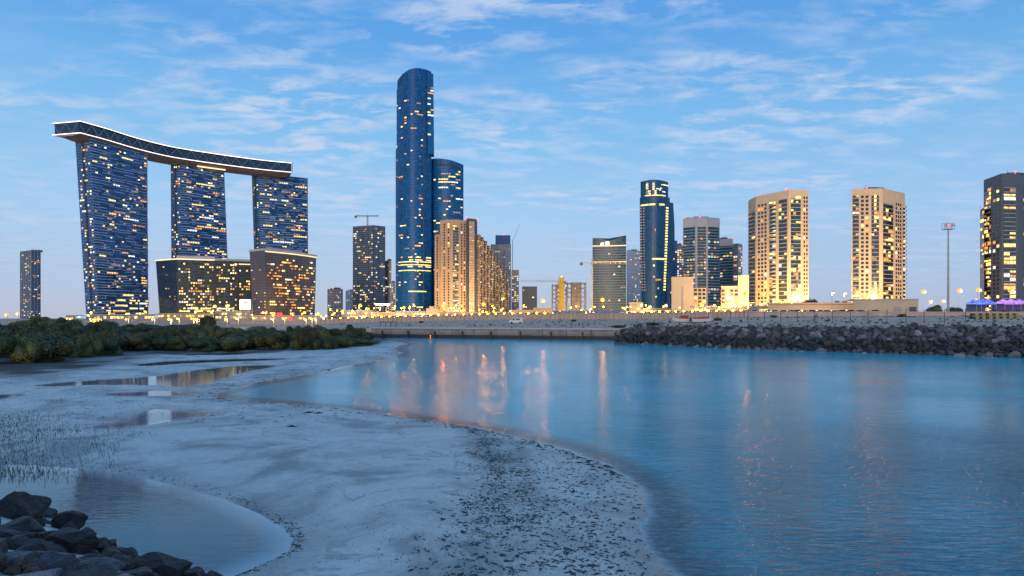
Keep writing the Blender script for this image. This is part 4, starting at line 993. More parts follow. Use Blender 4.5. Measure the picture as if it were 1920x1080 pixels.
# ---- quay wall
M['quay'] = mat('weathered_quay_concrete', (0.27, 0.25, 0.24), 0.85, var=0.3, scale=0.5, bump=0.5, bscale=2)
M['tide'] = mat('dark_tide_stain', (0.03, 0.03, 0.032), 0.6, var=0.3)
def quay():
    a = Vector((WX(696, 181), 180.6)); b = Vector((WX(1185, 156), 155.2)); d = (b-a); L = d.length; d.normalize(); nrm = Vector((d.y, -d.x))
    ang = math.atan2(d.y, d.x); root = empty('quay_wall', (a.x, a.y, 0), 'long grey concrete quay wall with dark tide line across the lagoon', 'wall')
    def seg(name, m, z0, z1, off, th, step=0, gap=0):
        mb = MB(); s = 0
        step_ = step or L
        while s < L-0.1:
            e = min(L, s+step_-gap); c = a+d*(s+e)/2+nrm*(off-th/2); mb.box((c.x, c.y, (z0+z1)/2), (e-s, th, z1-z0), rz=ang); s += step_
        mb.build(name, m, root)
    seg('wall_panel', M['quay'], 0.9, 2.35, 0.1, 1.0, 6.0, 0.12); seg('tide_band', M['tide'], -0.9, 0.9, 0.25, 1.2); seg('cap', M['paleconc'], 2.35, 2.7, 0.45, 1.6, 12, 0.05); seg('ledge', M['quay'], 1.3, 1.45, 0.5, .5)
    mb = MB()
    for k in range(9): 
        c = a+d*(L*(k+.5)/9)+nrm*0.62; mb.box((c.x, c.y, 0.9), (0.35, 0.3, 1.9), rz=ang)
    mb.build('fender', M['darksteel'], root); rebase(root)
    return a, d, nrm, L
quay()
# ---- promenade wall with its rhythm of piers
PW = [(430, 401, 2.9), (560, 379.5, 4.0), (700, 351.5, 5.4), (820, 341, 6.3), (960, 329.5, 7.0), (1160, 307.5, 7.3), (1240, 290, 7.5), (1400, 261.5, 7.75), (1640, 237.5, 7.45), (1920, 229.5, 7.25), (2400, 219.5, 7.25)]
def pwall(px):
    for a, b in zip(PW, PW[1:]):
        if a[0] <= px <= b[0]:
            t = (px-a[0])/(b[0]-a[0]); Yy = a[1]+(b[1]-a[1])*t; return Vector((WX(px, Yy), Yy, a[2]+(b[2]-a[2])*t))
M['wallp'] = mat('promenade_wall_render', (0.50, 0.38, 0.32), 0.85, var=0.15, scale=0.3)
def promenade():
    root = empty('promenade_wall', tuple(pwall(960)), 'long low pinkish wall with regular piers along the promenade', 'wall')
    mb = MB(); pp = [pwall(px) for px in range(430, 2400, 30)]
    for p, q in zip(pp, pp[1:]):
        d = (q-p); d.z = 0; d.normalize(); nn = Vector((d.y, -d.x, 0))*0.2; dn = Vector((0, 0, 4.2)); up = Vector((0, 0, -0.35))
        mb.hexa([p+nn-dn, q+nn-dn, q-nn-dn, p-nn-dn, p+nn+up, q+nn+up, q-nn+up, p-nn+up])
    mb.build('wall_panels', M['wallp'], root)
    mb = MB()
    for p, q in zip(pp, pp[1:]):
        d = (q-p); d.z = 0; d.normalize(); nn = Vector((d.y, -d.x, 0))*0.35; dn = Vector((0, 0, .34)); up = Vector((0, 0, -0.05))
        mb.hexa([p+nn-dn, q+nn-dn, q-nn-dn, p-nn-dn, p+nn+up, q+nn+up, q-nn+up, p-nn+up])
    mb.build('coping', M['slab'], root)
    px = 600; k = 0; proto = None
    while px < 1400:
        p = pwall(px)
        if proto is None:
            mb = MB(); mb.box((0, -0.5, -1.3), (1.0, 0.7, 2.7)); mb.box((0, -0.5, 0.12), (1.3, 1.0, 0.25)); proto = mb.build('pier', M['wallp'], root); o = proto
        else: o = proto.copy(); sc.collection.objects.link(o); o.parent = root
        o.location = p; px += 8.4
    for o in root.children: o.location = o.location-root.location
promenade()
# hoarding panels (blue site fence) on the wall at the construction frames
mb = MB(); M['hoard'] = mat('blue_site_hoarding', (0.16, 0.24, 0.36), 0.6, var=0.3, scale=1.5)
for px in range(1040, 1180, 7):
    p = pwall(px); mb.box((p.x, p.y+1.2, p.z+0.6), (1.6, 0.15, 1.7))
tag(mb.build('site_hoarding', M['hoard']), 'row of blue site hoarding sheets behind the promenade wall before the wavy roofed tower', 'hoarding')
# ---- chain fence on the rock crest
def fence():
    root = empty('chain_link_fence', tuple(bank_point(1600, 2)), 'tall wire fence on slim posts along the rock embankment crest', 'fence')
    pos_ = [1369, 1402, 1433, 1464, 1495, 1527, 1561, 1594, 1627, 1663, 1699, 1733, 1771, 1810, 1849, 1890, 1932, 1978, 2026]
    P_ = [bank_point(p, 2, 0.3) for p in pos_]
    for i, p in enumerate(P_):
        mb = MB(); hh = 2.3+0.15*math.sin(i*2.1); mb.tube((p.x, p.y, p.z-0.3), (p.x+0.05*math.sin(i), p.y, p.z+hh), 0.06, 0.05); mb.tube((p.x, p.y, p.z+hh-0.1), (p.x, p.y-0.35, p.z+hh+0.2), 0.04); mb.build('post', M['darksteel'], root)
    for hgt in (0.2, 1.2, 2.2):
        mb = MB()
        for p, q in zip(P_, P_[1:]): mb.tube((p.x, p.y, p.z+hgt), (q.x, q.y, q.z+hgt), 0.02, n=4)
        mb.build('wire', M['darksteel'], root)
    mb = MB(); p = bank_point(1528, 2, 0.4)
    for dx in (-0.5, 0, 0.5): mb.tube((p.x+dx, p.y, p.z), (p.x+dx*0.2+0.3, p.y, p.z+1.6), 0.05)
    mb.build('brace', M['darksteel'], root)
    rebase(root)
fence()
# striped barrier
def barrier():
    p = bank_point(1865, 2, 0.75); root = empty('striped_barrier', tuple(p), 'long low barrier of dark and yellow striped blocks at the right end of the bank', 'barrier')
    x0 = p.x-4.6; w_ = 9.2/14
    yb = mat('faded_yellow_block', (0.36, 0.30, 0.10), 0.8)
    for k in range(14):
        mb = MB(); mb.hexa([(x0+k*w_, p.y-.45, p.z-.1), (x0+(k+.96)*w_, p.y-.45, p.z-.1), (x0+(k+.96)*w_, p.y+.45, p.z-.1), (x0+k*w_, p.y+.45, p.z-.1), (x0+k*w_, p.y-.25, p.z+1.05), (x0+(k+.96)*w_, p.y-.25, p.z+1.05), (x0+(k+.96)*w_, p.y+.25, p.z+1.05), (x0+k*w_, p.y+.25, p.z+1.05)])
        mb.build('barrier_block', M['tide'] if k % 2 == 0 else yb, root)
    mb = MB(); mb.box((p.x, p.y-0.42, p.z+0.55), (9.3, 0.08, 0.16)); mb.build('rail', yb, root); rebase(root)
barrier()
# ------------------------------------------------------------------ rocks
def rock_mesh(name, seed, m, sub=2, planes=14, flat=(1, 1, 0.75), nz=0.06, soft=0.0):
    r = random.Random(seed); bm = bmesh.new(); bmesh.ops.create_icosphere(bm, subdivisions=sub, radius=1)
    pl = []
    for _ in range(planes):
        v = Vector((r.gauss(0, 1), r.gauss(0, 1), r.gauss(0, 1))).normalized(); pl.append((v, r.uniform(0.48, 0.95)))
    for v in bm.verts:
        d = v.co.normalized(); rr = 1.25
        for pn_, hh in pl:
            c = pn_.dot(d)
            if c > 0.05: rr = min(rr, hh/c)
        rr *= 1+nz*mnoise.noise(d*2.2+Vector((seed, 0, 0)))+nz*0.5*mnoise.noise(d*6+Vector((0, seed, 0)))
        v.co = Vector((d.x*rr*flat[0], d.y*rr*flat[1], d.z*rr*flat[2]))
    me = bpy.data.meshes.new(name); bm.to_mesh(me); bm.free(); me.materials.append(m)
    return me
def rockmat(name, a, b, c, rough=0.75, sc_=1.5, bstr=0.8, bs=6):
    m = bpy.data.materials.new(name); m.use_nodes = True; t = NT(m.node_tree); p = t.n['Principled BSDF']; geo = t.new('ShaderNodeNewGeometry'); oi = t.new('ShaderNodeObjectInfo')
    pos = geo.outputs['Position']; n1 = t.noise(pos, sc_, 5, 0.65); cc = t.ramp(n1, [(0.3, a), (0.5, b), (0.72, c)])
    rr = t.math('MULTIPLY_ADD', oi.outputs['Random'], 1.1, 0.5)
    mul = t.vmath('SCALE', cc, (0, 0, 0)); t.link(rr, mul.node.inputs['Scale'])
    t.link(mul, p.inputs['Base Color']); p.inputs['Roughness'].default_value = rough
    bmp = t.new('ShaderNodeBump'); bmp.inputs['Strength'].default_value = bstr; bmp.inputs['Distance'].default_value = 0.12
    vo = t.new('ShaderNodeTexVoronoi', feature='DISTANCE_TO_EDGE'); vo.inputs['Scale'].default_value = bs*0.35
    t.link(t.vmath('ADD', pos, t.vmath('MULTIPLY', t.new('ShaderNodeTexNoise').outputs[1], (0.5, 0.5, 0.5))), vo.inputs['Vector'])
    t.link(t.math('ADD', t.noise(pos, bs, 8, 0.7, 0.3), t.math('MULTIPLY', t.ramp(vo.outputs[0], [(0.0, 0.0), (0.06, 1.0)]), 0.35)), bmp.inputs['Height']); t.link(bmp.outputs[0], p.inputs['Normal']); return m
M['rock'] = rockmat('embankment_rock', (0.055, 0.055, 0.062), (0.12, 0.115, 0.12), (0.26, 0.25, 0.25), 0.8, 0.9, 0.6, 3)
M['rockwet'] = rockmat('algae_covered_rock', (0.016, 0.015, 0.010), (0.032, 0.028, 0.017), (0.06, 0.05, 0.03), 0.55, 1.2, 0.6, 3)
M['rockdark'] = rockmat('dark_boulder', (0.018, 0.014, 0.016), (0.042, 0.030, 0.028), (0.095, 0.065, 0.055), 0.55, 2.2, 0.9, 9)
M['rockgrey'] = rockmat('grey_boulder', (0.12, 0.125, 0.14), (0.20, 0.20, 0.22), (0.30, 0.29, 0.29), 0.7, 2.0, 0.9, 9)
r = random.Random(5)
dry = [rock_mesh('boulder', 100+i, M['rock'], 2, 12, (1, r.uniform(.7, 1), r.uniform(.6, .85))) for i in range(8)]
wetm = [rock_mesh('boulder', 120+i, M['rockwet'], 2, 12, (1, r.uniform(.7, 1), r.uniform(.6, .85))) for i in range(6)]
spots = []
px = 1150.0
while px < 2250:
    A = station(px); Yt = A[0][0]
    stepm = 0.8; px += stepm*F/Yt*r.uniform(0.85, 1.15)
    s = -0.06+r.uniform(0, 0.06)
    while s < 1.02:
        q = bank_point(min(px, 2390)+r.uniform(-4, 4), 0, max(0, s)) if px < 2390 else None
        if 1150 < px < 1204 and s > (px-1150)/54*1.2: pass
        w_ = r.choice((r.uniform(0.24, 0.45), r.uniform(0.34, 0.62), r.uniform(.4, .85)))*(0.7 if s < 0.08 else 1)
        if s < 0: q = q+Vector((0, s*11, 0))
        zz = q.z
        if px < 1204: zz = min(q.z, -0.3+ (px-1140)*0.06); 
        if px < 1204: q = Vector((WX(px, 131+s*11*(1)), 131+s*11, max(-0.3, min(s*3.6, (px-1146)*0.075))))
        spots.append((q.x, q.y, q.z+w_*0.15, w_, s)); s += 0.064*r.uniform(0.8, 1.25)
spots.sort(key=lambda e: -e[3]/math.hypot(e[0], e[1])*(1 if 1150 < 960+F*e[0]/e[1] < 1925 else 0))
big_, rest = spots[:262], spots[262:]
def rock_xf(e): 
    return (r.uniform(-.5, .5), r.uniform(-.5, .5), r.uniform(0, 6.3))
for x, y, z, w_, s in big_:
    wt = z < 1.75+0.4*mnoise.noise(Vector((x*0.3, y*0.3, 0)))
    pale = z < 0.25
    o = bpy.data.objects.new('boulder', r.choice(wetm if wt and not pale else dry)); sc.collection.objects.link(o); o.location = (x, y, z); o.rotation_euler = rock_xf(0); o.scale = (w_, w_, w_)
    tag(o, 'dark algae stained boulder low on the far rock embankment' if wt and not pale else ('small pale boulder at the waterline of the rock embankment' if pale else 'blue grey angular boulder high on the far rock embankment'), 'boulder',
        'dark low boulders of the far embankment' if wt and not pale else ('pale waterline boulders of the far embankment' if pale else 'grey upper boulders of the far embankment'))
from mathutils import Matrix, Euler
mb = MB()
for x, y, z, w_, s in rest:
    wt = 0.25 < z < 1.75+0.4*mnoise.noise(Vector((x*0.3, y*0.3, 0)))
    me = r.choice(wetm if wt else dry); rot = Euler(rock_xf(0)).to_matrix()
    mb.add([rot @ v.co*w_+Vector((x, y, z)) for v in me.vertices], [tuple(p.vertices) for p in me.polygons], 1 if wt else 0)
tag(mb.build('rock_armour', [M['rock'], M['rockwet']]), 'heap of smaller grey and dark rocks packed between the boulders of the embankment', 'rocks', kind='stuff')
# two dark rocks on the crest
for px, lab in ((1713, 'lone dark rock on the pale crest path left of the striped barrier'), (1790, 'dark rock on the crest path just before the striped barrier')):
    p = bank_point(px, 1, 0.2); o = bpy.data.objects.new('crest_rock', rock_mesh('crest_rock', px, M['rockdark'])); sc.collection.objects.link(o); o.location = (p.x, p.y, p.z+.2); o.scale = (.6, .5, .55); tag(o, lab, 'rock')
# foreground boulders: (px, py of centre, radius in px, squash, kind, label)
FG = [(28, 962, 52, .75, 0, 'large brown black boulder topmost at the left picture edge'), (52, 946, 19, .6, 0, 'small dark rock tucked behind the topmost boulder'), (84, 960, 26, .42, 0, 'flat dark tongue of rock reaching into the pool'),
      (40, 985, 36, .6, 0, 'brown rounded boulder under the topmost boulder'), (98, 1003, 22, .6, 0, 'dark wedge rock in the second row above the pool edge'), (130, 985, 24, .9, 0, 'pointed dark rock rising at the pool edge'), (122, 1018, 48, .62, 0, 'big smooth dark bluish boulder in the middle of the heap'),
      (28, 1010, 42, .42, 0, 'layered brown slab under the left boulders'), (74, 1030, 36, .5, 0, 'brown slab between the pale slab and the smooth boulder'), (20, 1052, 52, .50, 1, 'pale blue grey slab at the lower left corner'), (96, 1058, 42, .45, 1, 'pale grey wedge with a brown side facing the viewer'),
      (190, 1025, 34, .6, 0, 'dark cracked boulder right of the smooth boulder'), (218, 1036, 28, .62, 0, 'dark boulder sloping down to the pool'), (252, 1043, 14, .5, 0, 'small black rock in the shallow pool'), (188, 1056, 50, .34, 1, 'long pale blue slab in the bottom row'),
      (60, 1085, 60, .4, 1, 'pale grey slab cut by the bottom edge of the photo'), (150, 1092, 52, .4, 0, 'dark slab at the bottom edge beside the pale slab'), (300, 1068, 52, .5, 0, 'broad dark boulder at the right of the bottom row'), (250, 1082, 44, .5, 0, 'dark boulder before the broad right boulder'), (356, 1076, 36, .42, 0, 'lowest dark boulder nearest the sand at the right end'),
      (218, 1100, 40, .5, 1, 'grey slab under the long pale slab'), (0, 1000, 26, .8, 0, 'dark rock cut off by the left picture edge'), (158, 1000, 18, .6, 0, 'little dark rock behind the smooth boulder'), (-40, 1040, 50, .6, 0, 'dark boulder left of the pale slab'), (-40, 965, 45, .7, 0, 'dark boulder beyond the left edge'), (340, 1110, 55, .5, 0, 'dark boulder under the bottom edge')]
for i, (px, py_, rp, sq, kd, lab) in enumerate(FG):
    # depth from the revetment slope: solve for the point of the slope along the view ray
    best = None
    for Yq in np.arange(6.5, 18, 0.1):
        zq = CZ-(py_-HY)/F*Yq; hq = height(np.array([WX(px, Yq)]), np.array([Yq]))[0][0]+0.12
        if best is None or abs(zq-hq) < best[0]: best = (abs(zq-hq), Yq, zq)
    Yq, zq = best[1], best[2]; rad = rp/F*Yq*1.03
    me = rock_mesh('shore_boulder', 300+i, M['rockgrey'] if kd else M['rockdark'], 5, 17, (1.15, 0.95, sq+0.08), 0.07)
    o = bpy.data.objects.new('shore_boulder', me); sc.collection.objects.link(o); o.location = (WX(px, Yq), Yq, zq-rad*0.12); o.scale = (rad,)*3; o.rotation_euler = (r.uniform(-.15, .15), r.uniform(-.15, .15), r.uniform(-.3, .3))
    if px < -20 or py_ > 1105: lab = lab
    tag(o, lab, 'boulder', 'dark and grey boulders in the near heap')
# small rocks filling the near heap
mb = MB(); src = [rock_mesh('filler_stones', 400+i, M['rockdark'], 3, 12) for i in range(4)]
cnt = 0
while cnt < 260:
    px, py_ = r.uniform(-500, 420), r.uniform(930, 1500); Yq = CZ*F/(py_-HY); x = WX(px, Yq)
    k = sdist(np.array([[x, Yq]]), REVET)[0]
    if k < 0.05: continue
    z = height(np.array([x]), np.array([Yq]))[0][0]; w_ = r.uniform(.10, .26); rot = Euler((r.random()*6,)*3).to_matrix(); me = r.choice(src)
    mb.add([rot @ v.co*w_+Vector((x, Yq, z)) for v in me.vertices], [tuple(p.vertices) for p in me.polygons]); cnt += 1
tag(mb.build('filler_stones', M['rockdark']), 'small dark stones wedged between the near boulders', 'stones', kind='stuff')
for me in src: bpy.data.meshes.remove(me)
# ------------------------------------------------------------------ debris, pebbles, aerial roots
def hz(xs, ys_): return height(np.array(xs), np.array(ys_))[0]
def debris():
    r = random.Random(9); xs, ys_, ws, kd = [], [], [], []
    def put(px, py_, w_):
        Yq = CZ*F/(py_-HY); xs.append(WX(px, Yq)); ys_.append(Yq); ws.append(w_)
    clumps = []
    for _ in range(420):
        a, b, rr = r.choice(WEEDC[3:10]); clumps.append((a+r.gauss(0, rr*0.65), b+r.gauss(0, rr*0.36), r.uniform(3, 14)))
    for _ in range(9000):
        a, b, rr = r.choice(clumps); put(a+r.gauss(0, rr), b+r.gauss(0, rr*.4), r.choice((.007, .010, .014, .02, .03)))
    for _ in range(700):
        a, b, rr = r.choice(WEEDC[:3]); put(a+r.gauss(0, rr*0.5), b+r.gauss(0, rr*0.25), r.uniform(.02, .035))
    for _ in range(900): put(r.uniform(420, 900), 800+280*math.sqrt(r.random()), r.uniform(.008, .018))
    for _ in range(2200): put(r.gauss(1110, 70), r.uniform(850, 1090), r.choice((.008, .012, .016, .024, .04)))
    for _ in range(500):   # tide line of the near pool
        k = r.random()*9; L = [(165, 879), (240, 890), (330, 909), (420, 935), (490, 964), (535, 990), (552, 1012), (540, 1035), (490, 1058), (430, 1085)]; i = int(k); t = k-i
        put(L[i][0]+(L[i+1][0]-L[i][0])*t+r.uniform(-6, 22), L[i][1]+(L[i+1][1]-L[i][1])*t-r.uniform(-2, 12), r.uniform(.012, .03))
    for _ in range(900):
        k = r.random()*(len(SHORE)-10); i = int(k); t = k-i; put(SHORE[i][0]+(SHORE[i+1][0]-SHORE[i][0])*t+r.gauss(-8, 14), SHORE[i][1]+(SHORE[i+1][1]-SHORE[i][1])*t+r.gauss(0, 4), r.uniform(.03, .08))
    for _ in range(1500): put(r.uniform(0, 760), r.uniform(668, 800), r.uniform(.02, .05))
    for a, b in ((579, 779), (597, 780), (547, 809)): put(a, b, .15)
    zs = hz(xs, ys_); mb = MB()
    for x, y, z, w_ in zip(xs, ys_, zs, ws):
        if z < 0.0 or z > 0.8: continue
        a = r.random()*3.14; l_ = r.choice((1, 1.2, 2.2, 3.5)); n = 5; vs = [(x, y, z+w_*0.55)]
        for k in range(n):
            t = 6.283*k/n; u, v = math.cos(t)*w_*l_*r.uniform(.7, 1.2), math.sin(t)*w_*r.uniform(.7, 1.2); vs.append((x+u*math.cos(a)-v*math.sin(a), y+u*math.sin(a)+v*math.cos(a), z-0.004))
        mb.add(vs, [(0, 1+k, 1+(k+1) % n) for k in range(n)], r.choice((0, 0, 1)))
    tag(mb.build('beach_debris', [M['deb1'], M['deb2']]), 'dark pebbles, shells and weed scraps scattered over the sand', 'debris', kind='stuff')
M['deb1'] = mat('dark_pebble', (0.018, 0.02, 0.022), 0.6, var=0.4); M['deb2'] = mat('brown_weed', (0.05, 0.045, 0.035), 0.7, var=0.4)
debris()
def roots():
    r = random.Random(10); mb = MB(); xs, ys_, hs = [], [], []
    def put(px, py_, h): Yq = CZ*F/(py_-HY); xs.append(WX(px, Yq)); ys_.append(Yq); hs.append(h)
    for _ in range(4600):
        py_ = 790+110*r.random()**1.2; put(r.gauss(20, 75), py_+r.gauss(0, 6), abs(r.gauss(.035, .04))+.02)
    for _ in range(160): put(r.gauss(185, 22), r.gauss(850, 12), r.uniform(.05, .14))
    for _ in range(60): put(r.uniform(200, 300), r.uniform(820, 832), r.uniform(.05, .14))
    for _ in range(500): put(r.uniform(-200, 420), r.uniform(690, 790), r.uniform(.05, .14))
    for x, y, z, h in zip(xs, ys_, hz(xs, ys_), hs):
        mb.tube((x, y, z-0.05), (x+r.uniform(-.07, .07), y+r.uniform(-.05, .05), max(0, z)+h), r.uniform(.004, .012), .003, 4, r.choice((0, 0, 0, 1)))
    tag(mb.build('mangrove_shoots', [M['deb1'], mat('green_shoot', (0.05, 0.09, 0.03), 0.7)]), 'dark upright mangrove root shoots standing in the shallow pool', 'root shoots', kind='stuff')
roots()
# ------------------------------------------------------------------ mangroves
def leafmat(name, a, b):
    m = bpy.data.materials.new(name); m.use_nodes = True; t = NT(m.node_tree); p = t.n['Principled BSDF']; geo = t.new('ShaderNodeNewGeometry')
    n1 = t.noise(geo.outputs['Position'], 0.8, 3, 0.6); rp = t.ramp(n1, [(0.3, a), (0.7, b)]); wn = t.ramp(geo.outputs['Random Per Island'], [(0, .6), (1, 1.5)])
    oi = t.new('ShaderNodeObjectInfo'); mx = t.vmath('SCALE', t.mix(1.0, rp, wn, 'MULTIPLY'), (0, 0, 0)); t.link(t.math('MULTIPLY_ADD', oi.outputs['Random'], 0.9, 0.55), mx.node.inputs['Scale']); t.link(mx, p.inputs['Base Color']); p.inputs['Roughness'].default_value = 0.6; p.inputs['Specular IOR Level'].default_value = 0.3; return m
M['leaf'] = leafmat('mangrove_leaf', (0.026, 0.042, 0.015), (0.100, 0.112, 0.040)); M['leaf2'] = leafmat('mangrove_leaf_olive', (0.042, 0.052, 0.020), (0.110, 0.108, 0.042))
M['bark'] = mat('grey_bark', (0.10, 0.08, 0.07), 0.9)
def bush(seed, leafm, nl=6500, lobes=15, tall=1.0):
    """unit bush: radius about 1, height about 1.7"""
    r = random.Random(seed); root = empty('mangrove_bush', (0, 0, -500), 'x', 'mangrove bush'); mb = MB(); L = []
    for _ in range(lobes):
        a = r.random()*6.283; q = math.sqrt(r.random())*0.72; z = r.uniform(0.12, 1.25)*(1-0.35*q)*tall; L.append((q*math.cos(a), q*math.sin(a), z, r.uniform(.30, .48)))
    L.append((0, 0, 0.7*tall, .6))
    for x, y, z, rr in L: mb.ball((x, y, z), rr*0.80, nu=9, nv=6)
    for _ in range(nl):
        x, y, z, rr = r.choice(L); d = Vector((r.gauss(0, 1), r.gauss(0, 1), r.gauss(0.25, 1))).normalized(); R_ = rr*r.uniform(.78, 1.12)*(1+0.15*mnoise.noise(d*3+Vector((x, y, z)))); c = Vector((x, y, z))+d*R_
        if c.z < 0.02: continue
        t1 = d.orthogonal().normalized(); t1 = (t1*math.cos(r.random()*6)+d.cross(t1)*math.sin(r.random()*6)+d*r.uniform(-.6, .6)).normalized(); t2 = (d.cross(t1)+d*r.uniform(-.5, .5)).normalized(); s = r.uniform(.022, .045)
        mb.add([c-t1*s*1.5, c+t2*s, c+t1*s*1.5, c-t2*s], [(0, 1, 2, 3)])
    mb.build('crown', leafm, root)
    mb = MB()
    for k in range(5): a = k*1.3+r.random(); mb.tube((0.12*math.cos(a), 0.12*math.sin(a), -0.1), (0.45*math.cos(a), 0.45*math.sin(a), 0.7), 0.05, 0.025, 5)
    mb.build('trunk', M['bark'], root); return root
protos = [bush(i, M['leaf'] if i % 3 else M['leaf2']) for i in range(6)]
for p in protos: KIDS[p.name] = list(p.children)
used = set()
def place_bush(px, Y, top_y, rad, lab, group):
    x = WX(px, Y); zb = height(np.array([x]), np.array([Y]))[0][0] if Y < 185 else 1.2
    zb = max(zb, 0.05); H = max(1.4, CZ+(HY-top_y)/F*Y-zb); k = r.randrange(6); p = protos[k]
    scl = (rad*r.uniform(.9, 1.15), rad*r.uniform(.9, 1.1), H/1.6)
    if k in used: o = copy_tree(p, (x, Y, zb-0.05), r.random()*6.28, scl, lab)
    else: used.add(k); o = p; o.location = (x, Y, zb-0.05); o.rotation_euler = (0, 0, r.random()*6.28); o.scale = scl; o['label'] = lab
    o['group'] = group
def front(px):
    L = [(-900, 700), (-200, 694), (0, 688), (100, 681), (190, 669), (230, 661), (340, 661), (480, 657), (600, 659), (660, 652), (704, 645)]
    for a, b in zip(L, L[1:]):
        if a[0] <= px <= b[0]: return a[1]+(b[1]-a[1])*(px-a[0])/(b[0]-a[0])
def topy(px):
    L = [(-900, 593), (0, 598), (90, 597), (150, 599), (200, 604), (300, 611), (480, 612), (600, 612), (640, 618), (704, 616)]
    for a, b in zip(L, L[1:]):
        if a[0] <= px <= b[0]: return a[1]+(b[1]-a[1])*(px-a[0])/(b[0]-a[0])
def where(px):
    for lim, s in ((30, 'at the far left picture edge'), (150, 'below the slim lone tower'), (290, 'below the leftmost banded tower'), (470, 'below the wide glass podium'), (600, 'below the brown podium block')):
        if px < lim: return s
    return 'at the right end of the thicket by the channel'
for row, (dy, dn) in enumerate(((0, 'front row'), (9, 'second row'), (20, 'middle row'), (36, 'back row'), (56, 'rearmost row'))):
    px = -620.0
    while px < 698:
        Yf = CZ*F/(front(px)-HY); Yq = Yf-0.3+dy*(1.0 if px < 200 else 0.8)+r.uniform(-1.5, 1.5)
        if Yq > 172: break
        rad = r.choice((r.uniform(1.2, 1.9), r.uniform(1.9, 3.1)))*(1.0 if px < 200 else 1.1)
        ty = topy(px)+r.choice((r.uniform(-9, 0), r.uniform(0, 13)))+(max(0, (26 if px < 200 else 14)-dy*(1.2 if px < 200 else 0.8)))*r.uniform(.5, 1)
        ty = min(ty, front(px)-14)
        place_bush(px, Yq, ty, rad, 'dark green mangrove bush, %s, %s' % (dn, where(px)), 'mangrove bushes, %s %s' % (dn, where(px)))
        px += rad*1.5*F/Yq
# a few single trees in the city
def city_tree(px, Y, base, topy_, rad, lab):
    k = random.Random(px).randrange(1, 6); o = copy_tree(protos[k], (WX(px, Y), Y, base), px*0.3, (rad, rad, (ZT(topy_, Y)-base)/1.6), lab); o.name = 'city_tree'; o['category'] = 'tree'
    if 'group' in o: del o['group']
for a in ((390, 230, 2, 590, 3.2, 'dark round tree standing above the thicket before the glass podium'), (1520, 420, 5, 556, 6, 'dark tree right of the balcony column apartment tower'), (1578, 430, 5, 560, 6, 'green tree left of the yellow windowed apartment tower'), (1755, 300, 6, 570, 3.5, 'low dark shrub left of the mast foot'), (1790, 300, 6, 572, 3.2, 'low dark shrub right of the mast foot')): city_tree(*a)

# ------------------------------------------------------------------ street lamps
LAMPC = {'o': (1.0, 0.36, 0.004), 'y': (1.0, 0.50, 0.012), 'w': (1.0, 0.72, 0.18), 'g': (0.85, 0.8, 0.06), 'r': (1.0, 0.28, 0.012)}
for k, c in LAMPC.items(): M['lamp_'+k] = emis('lamp_glow_'+k, c, {'w': 22, 'r': 80}.get(k, 150), False, False); M['halo_'+k] = emis('lamp_halo_glow_'+k, {'o': (1.0, .36, .03), 'y': (1.0, .62, .16), 'w': (1.0, .85, .62), 'g': (.85, .9, .2), 'r': (1.0, .40, .14)}[k], 1.5, False, False)  # second set: dim glow colours for the halo shell around each lamp
GEO = {}
def street_lamp(px, py_, k, power, lab, grp=None, zl=None):
    zl = zl if zl is not None else (24 if power == 3 and px > 1200 else 16.5 if py_ < 583 else 12.0 if py_ < 590 else 8.5)
    Y = min(455 if 1250 < px < 1404 else 540 if px > 1250 else 760, (zl-CZ)*F/max(4, (HY-py_))) if py_ < HY-2 else 240
    z = ZT(py_, Y); x = WX(px, Y); zb = 4.0 if Y > 300 else (5.8 if px > 1300 else 2)
    root = empty('street_lamp', (x, Y, zb), lab, 'street lamp', grp)
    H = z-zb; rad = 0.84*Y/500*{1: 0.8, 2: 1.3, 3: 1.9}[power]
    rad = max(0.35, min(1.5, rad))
    key = (k, round(rad, 1), round(H))
    if key not in GEO:
        a = MB(); a.tube((0, 0, 0), (0, 0, H+0.2), 0.16, 0.09); a.tube((0, 0, 0), (0, 0, 0.6), 0.3, 0.25); p = a.build('pole', M['steel'], root)
        a = MB(); a.tube((0, 0, H+0.2), (0.0, -1.0, H+0.35), 0.08); a.box((0, -1.3, H+0.45), (0.7, 1.1, 0.18)); b = a.build('arm', M['steel'], root)
        a = MB(); a.ball((0, -1.3, H), rad*1.15, sz=.85, nu=12, nv=8); c = a.build('lamp_halo', M['halo_'+k], root, smooth=True)  # added glowing shell, imitates the halo around the bright bulb
        a = MB(); a.ball((0, -1.3-rad*.72, H-rad*.2), rad*.52, nu=10, nv=7); c2 = a.build('bulb', M['lamp_'+k], root, smooth=True)
        l_ = bpy.data.lights.new('lamp_light', 'SPOT'); l_.color = (1.0, 0.60, 0.26) if k in 'oyr' else LAMPC[k]; l_.energy = 12000*power**1.5*(Y/500)*(0.15 if px < 600 else 0.7 if px < 1240 else 0.10 if px < 1400 else 0.95); l_.shadow_soft_size = rad; l_.spot_size = R(165); l_.spot_blend = 0.4
        d = bpy.data.objects.new('lamp_light', l_); sc.collection.objects.link(d); d.parent = root; d.location = (0, -1.3+rad+0.3, H-0.3); d.rotation_euler = (R(75 if px < 1400 else 102), 0, 0)
        GEO[key] = (p, b, c, c2, d)
    else:
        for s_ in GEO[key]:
            o = s_.copy(); sc.collection.objects.link(o); o.parent = root
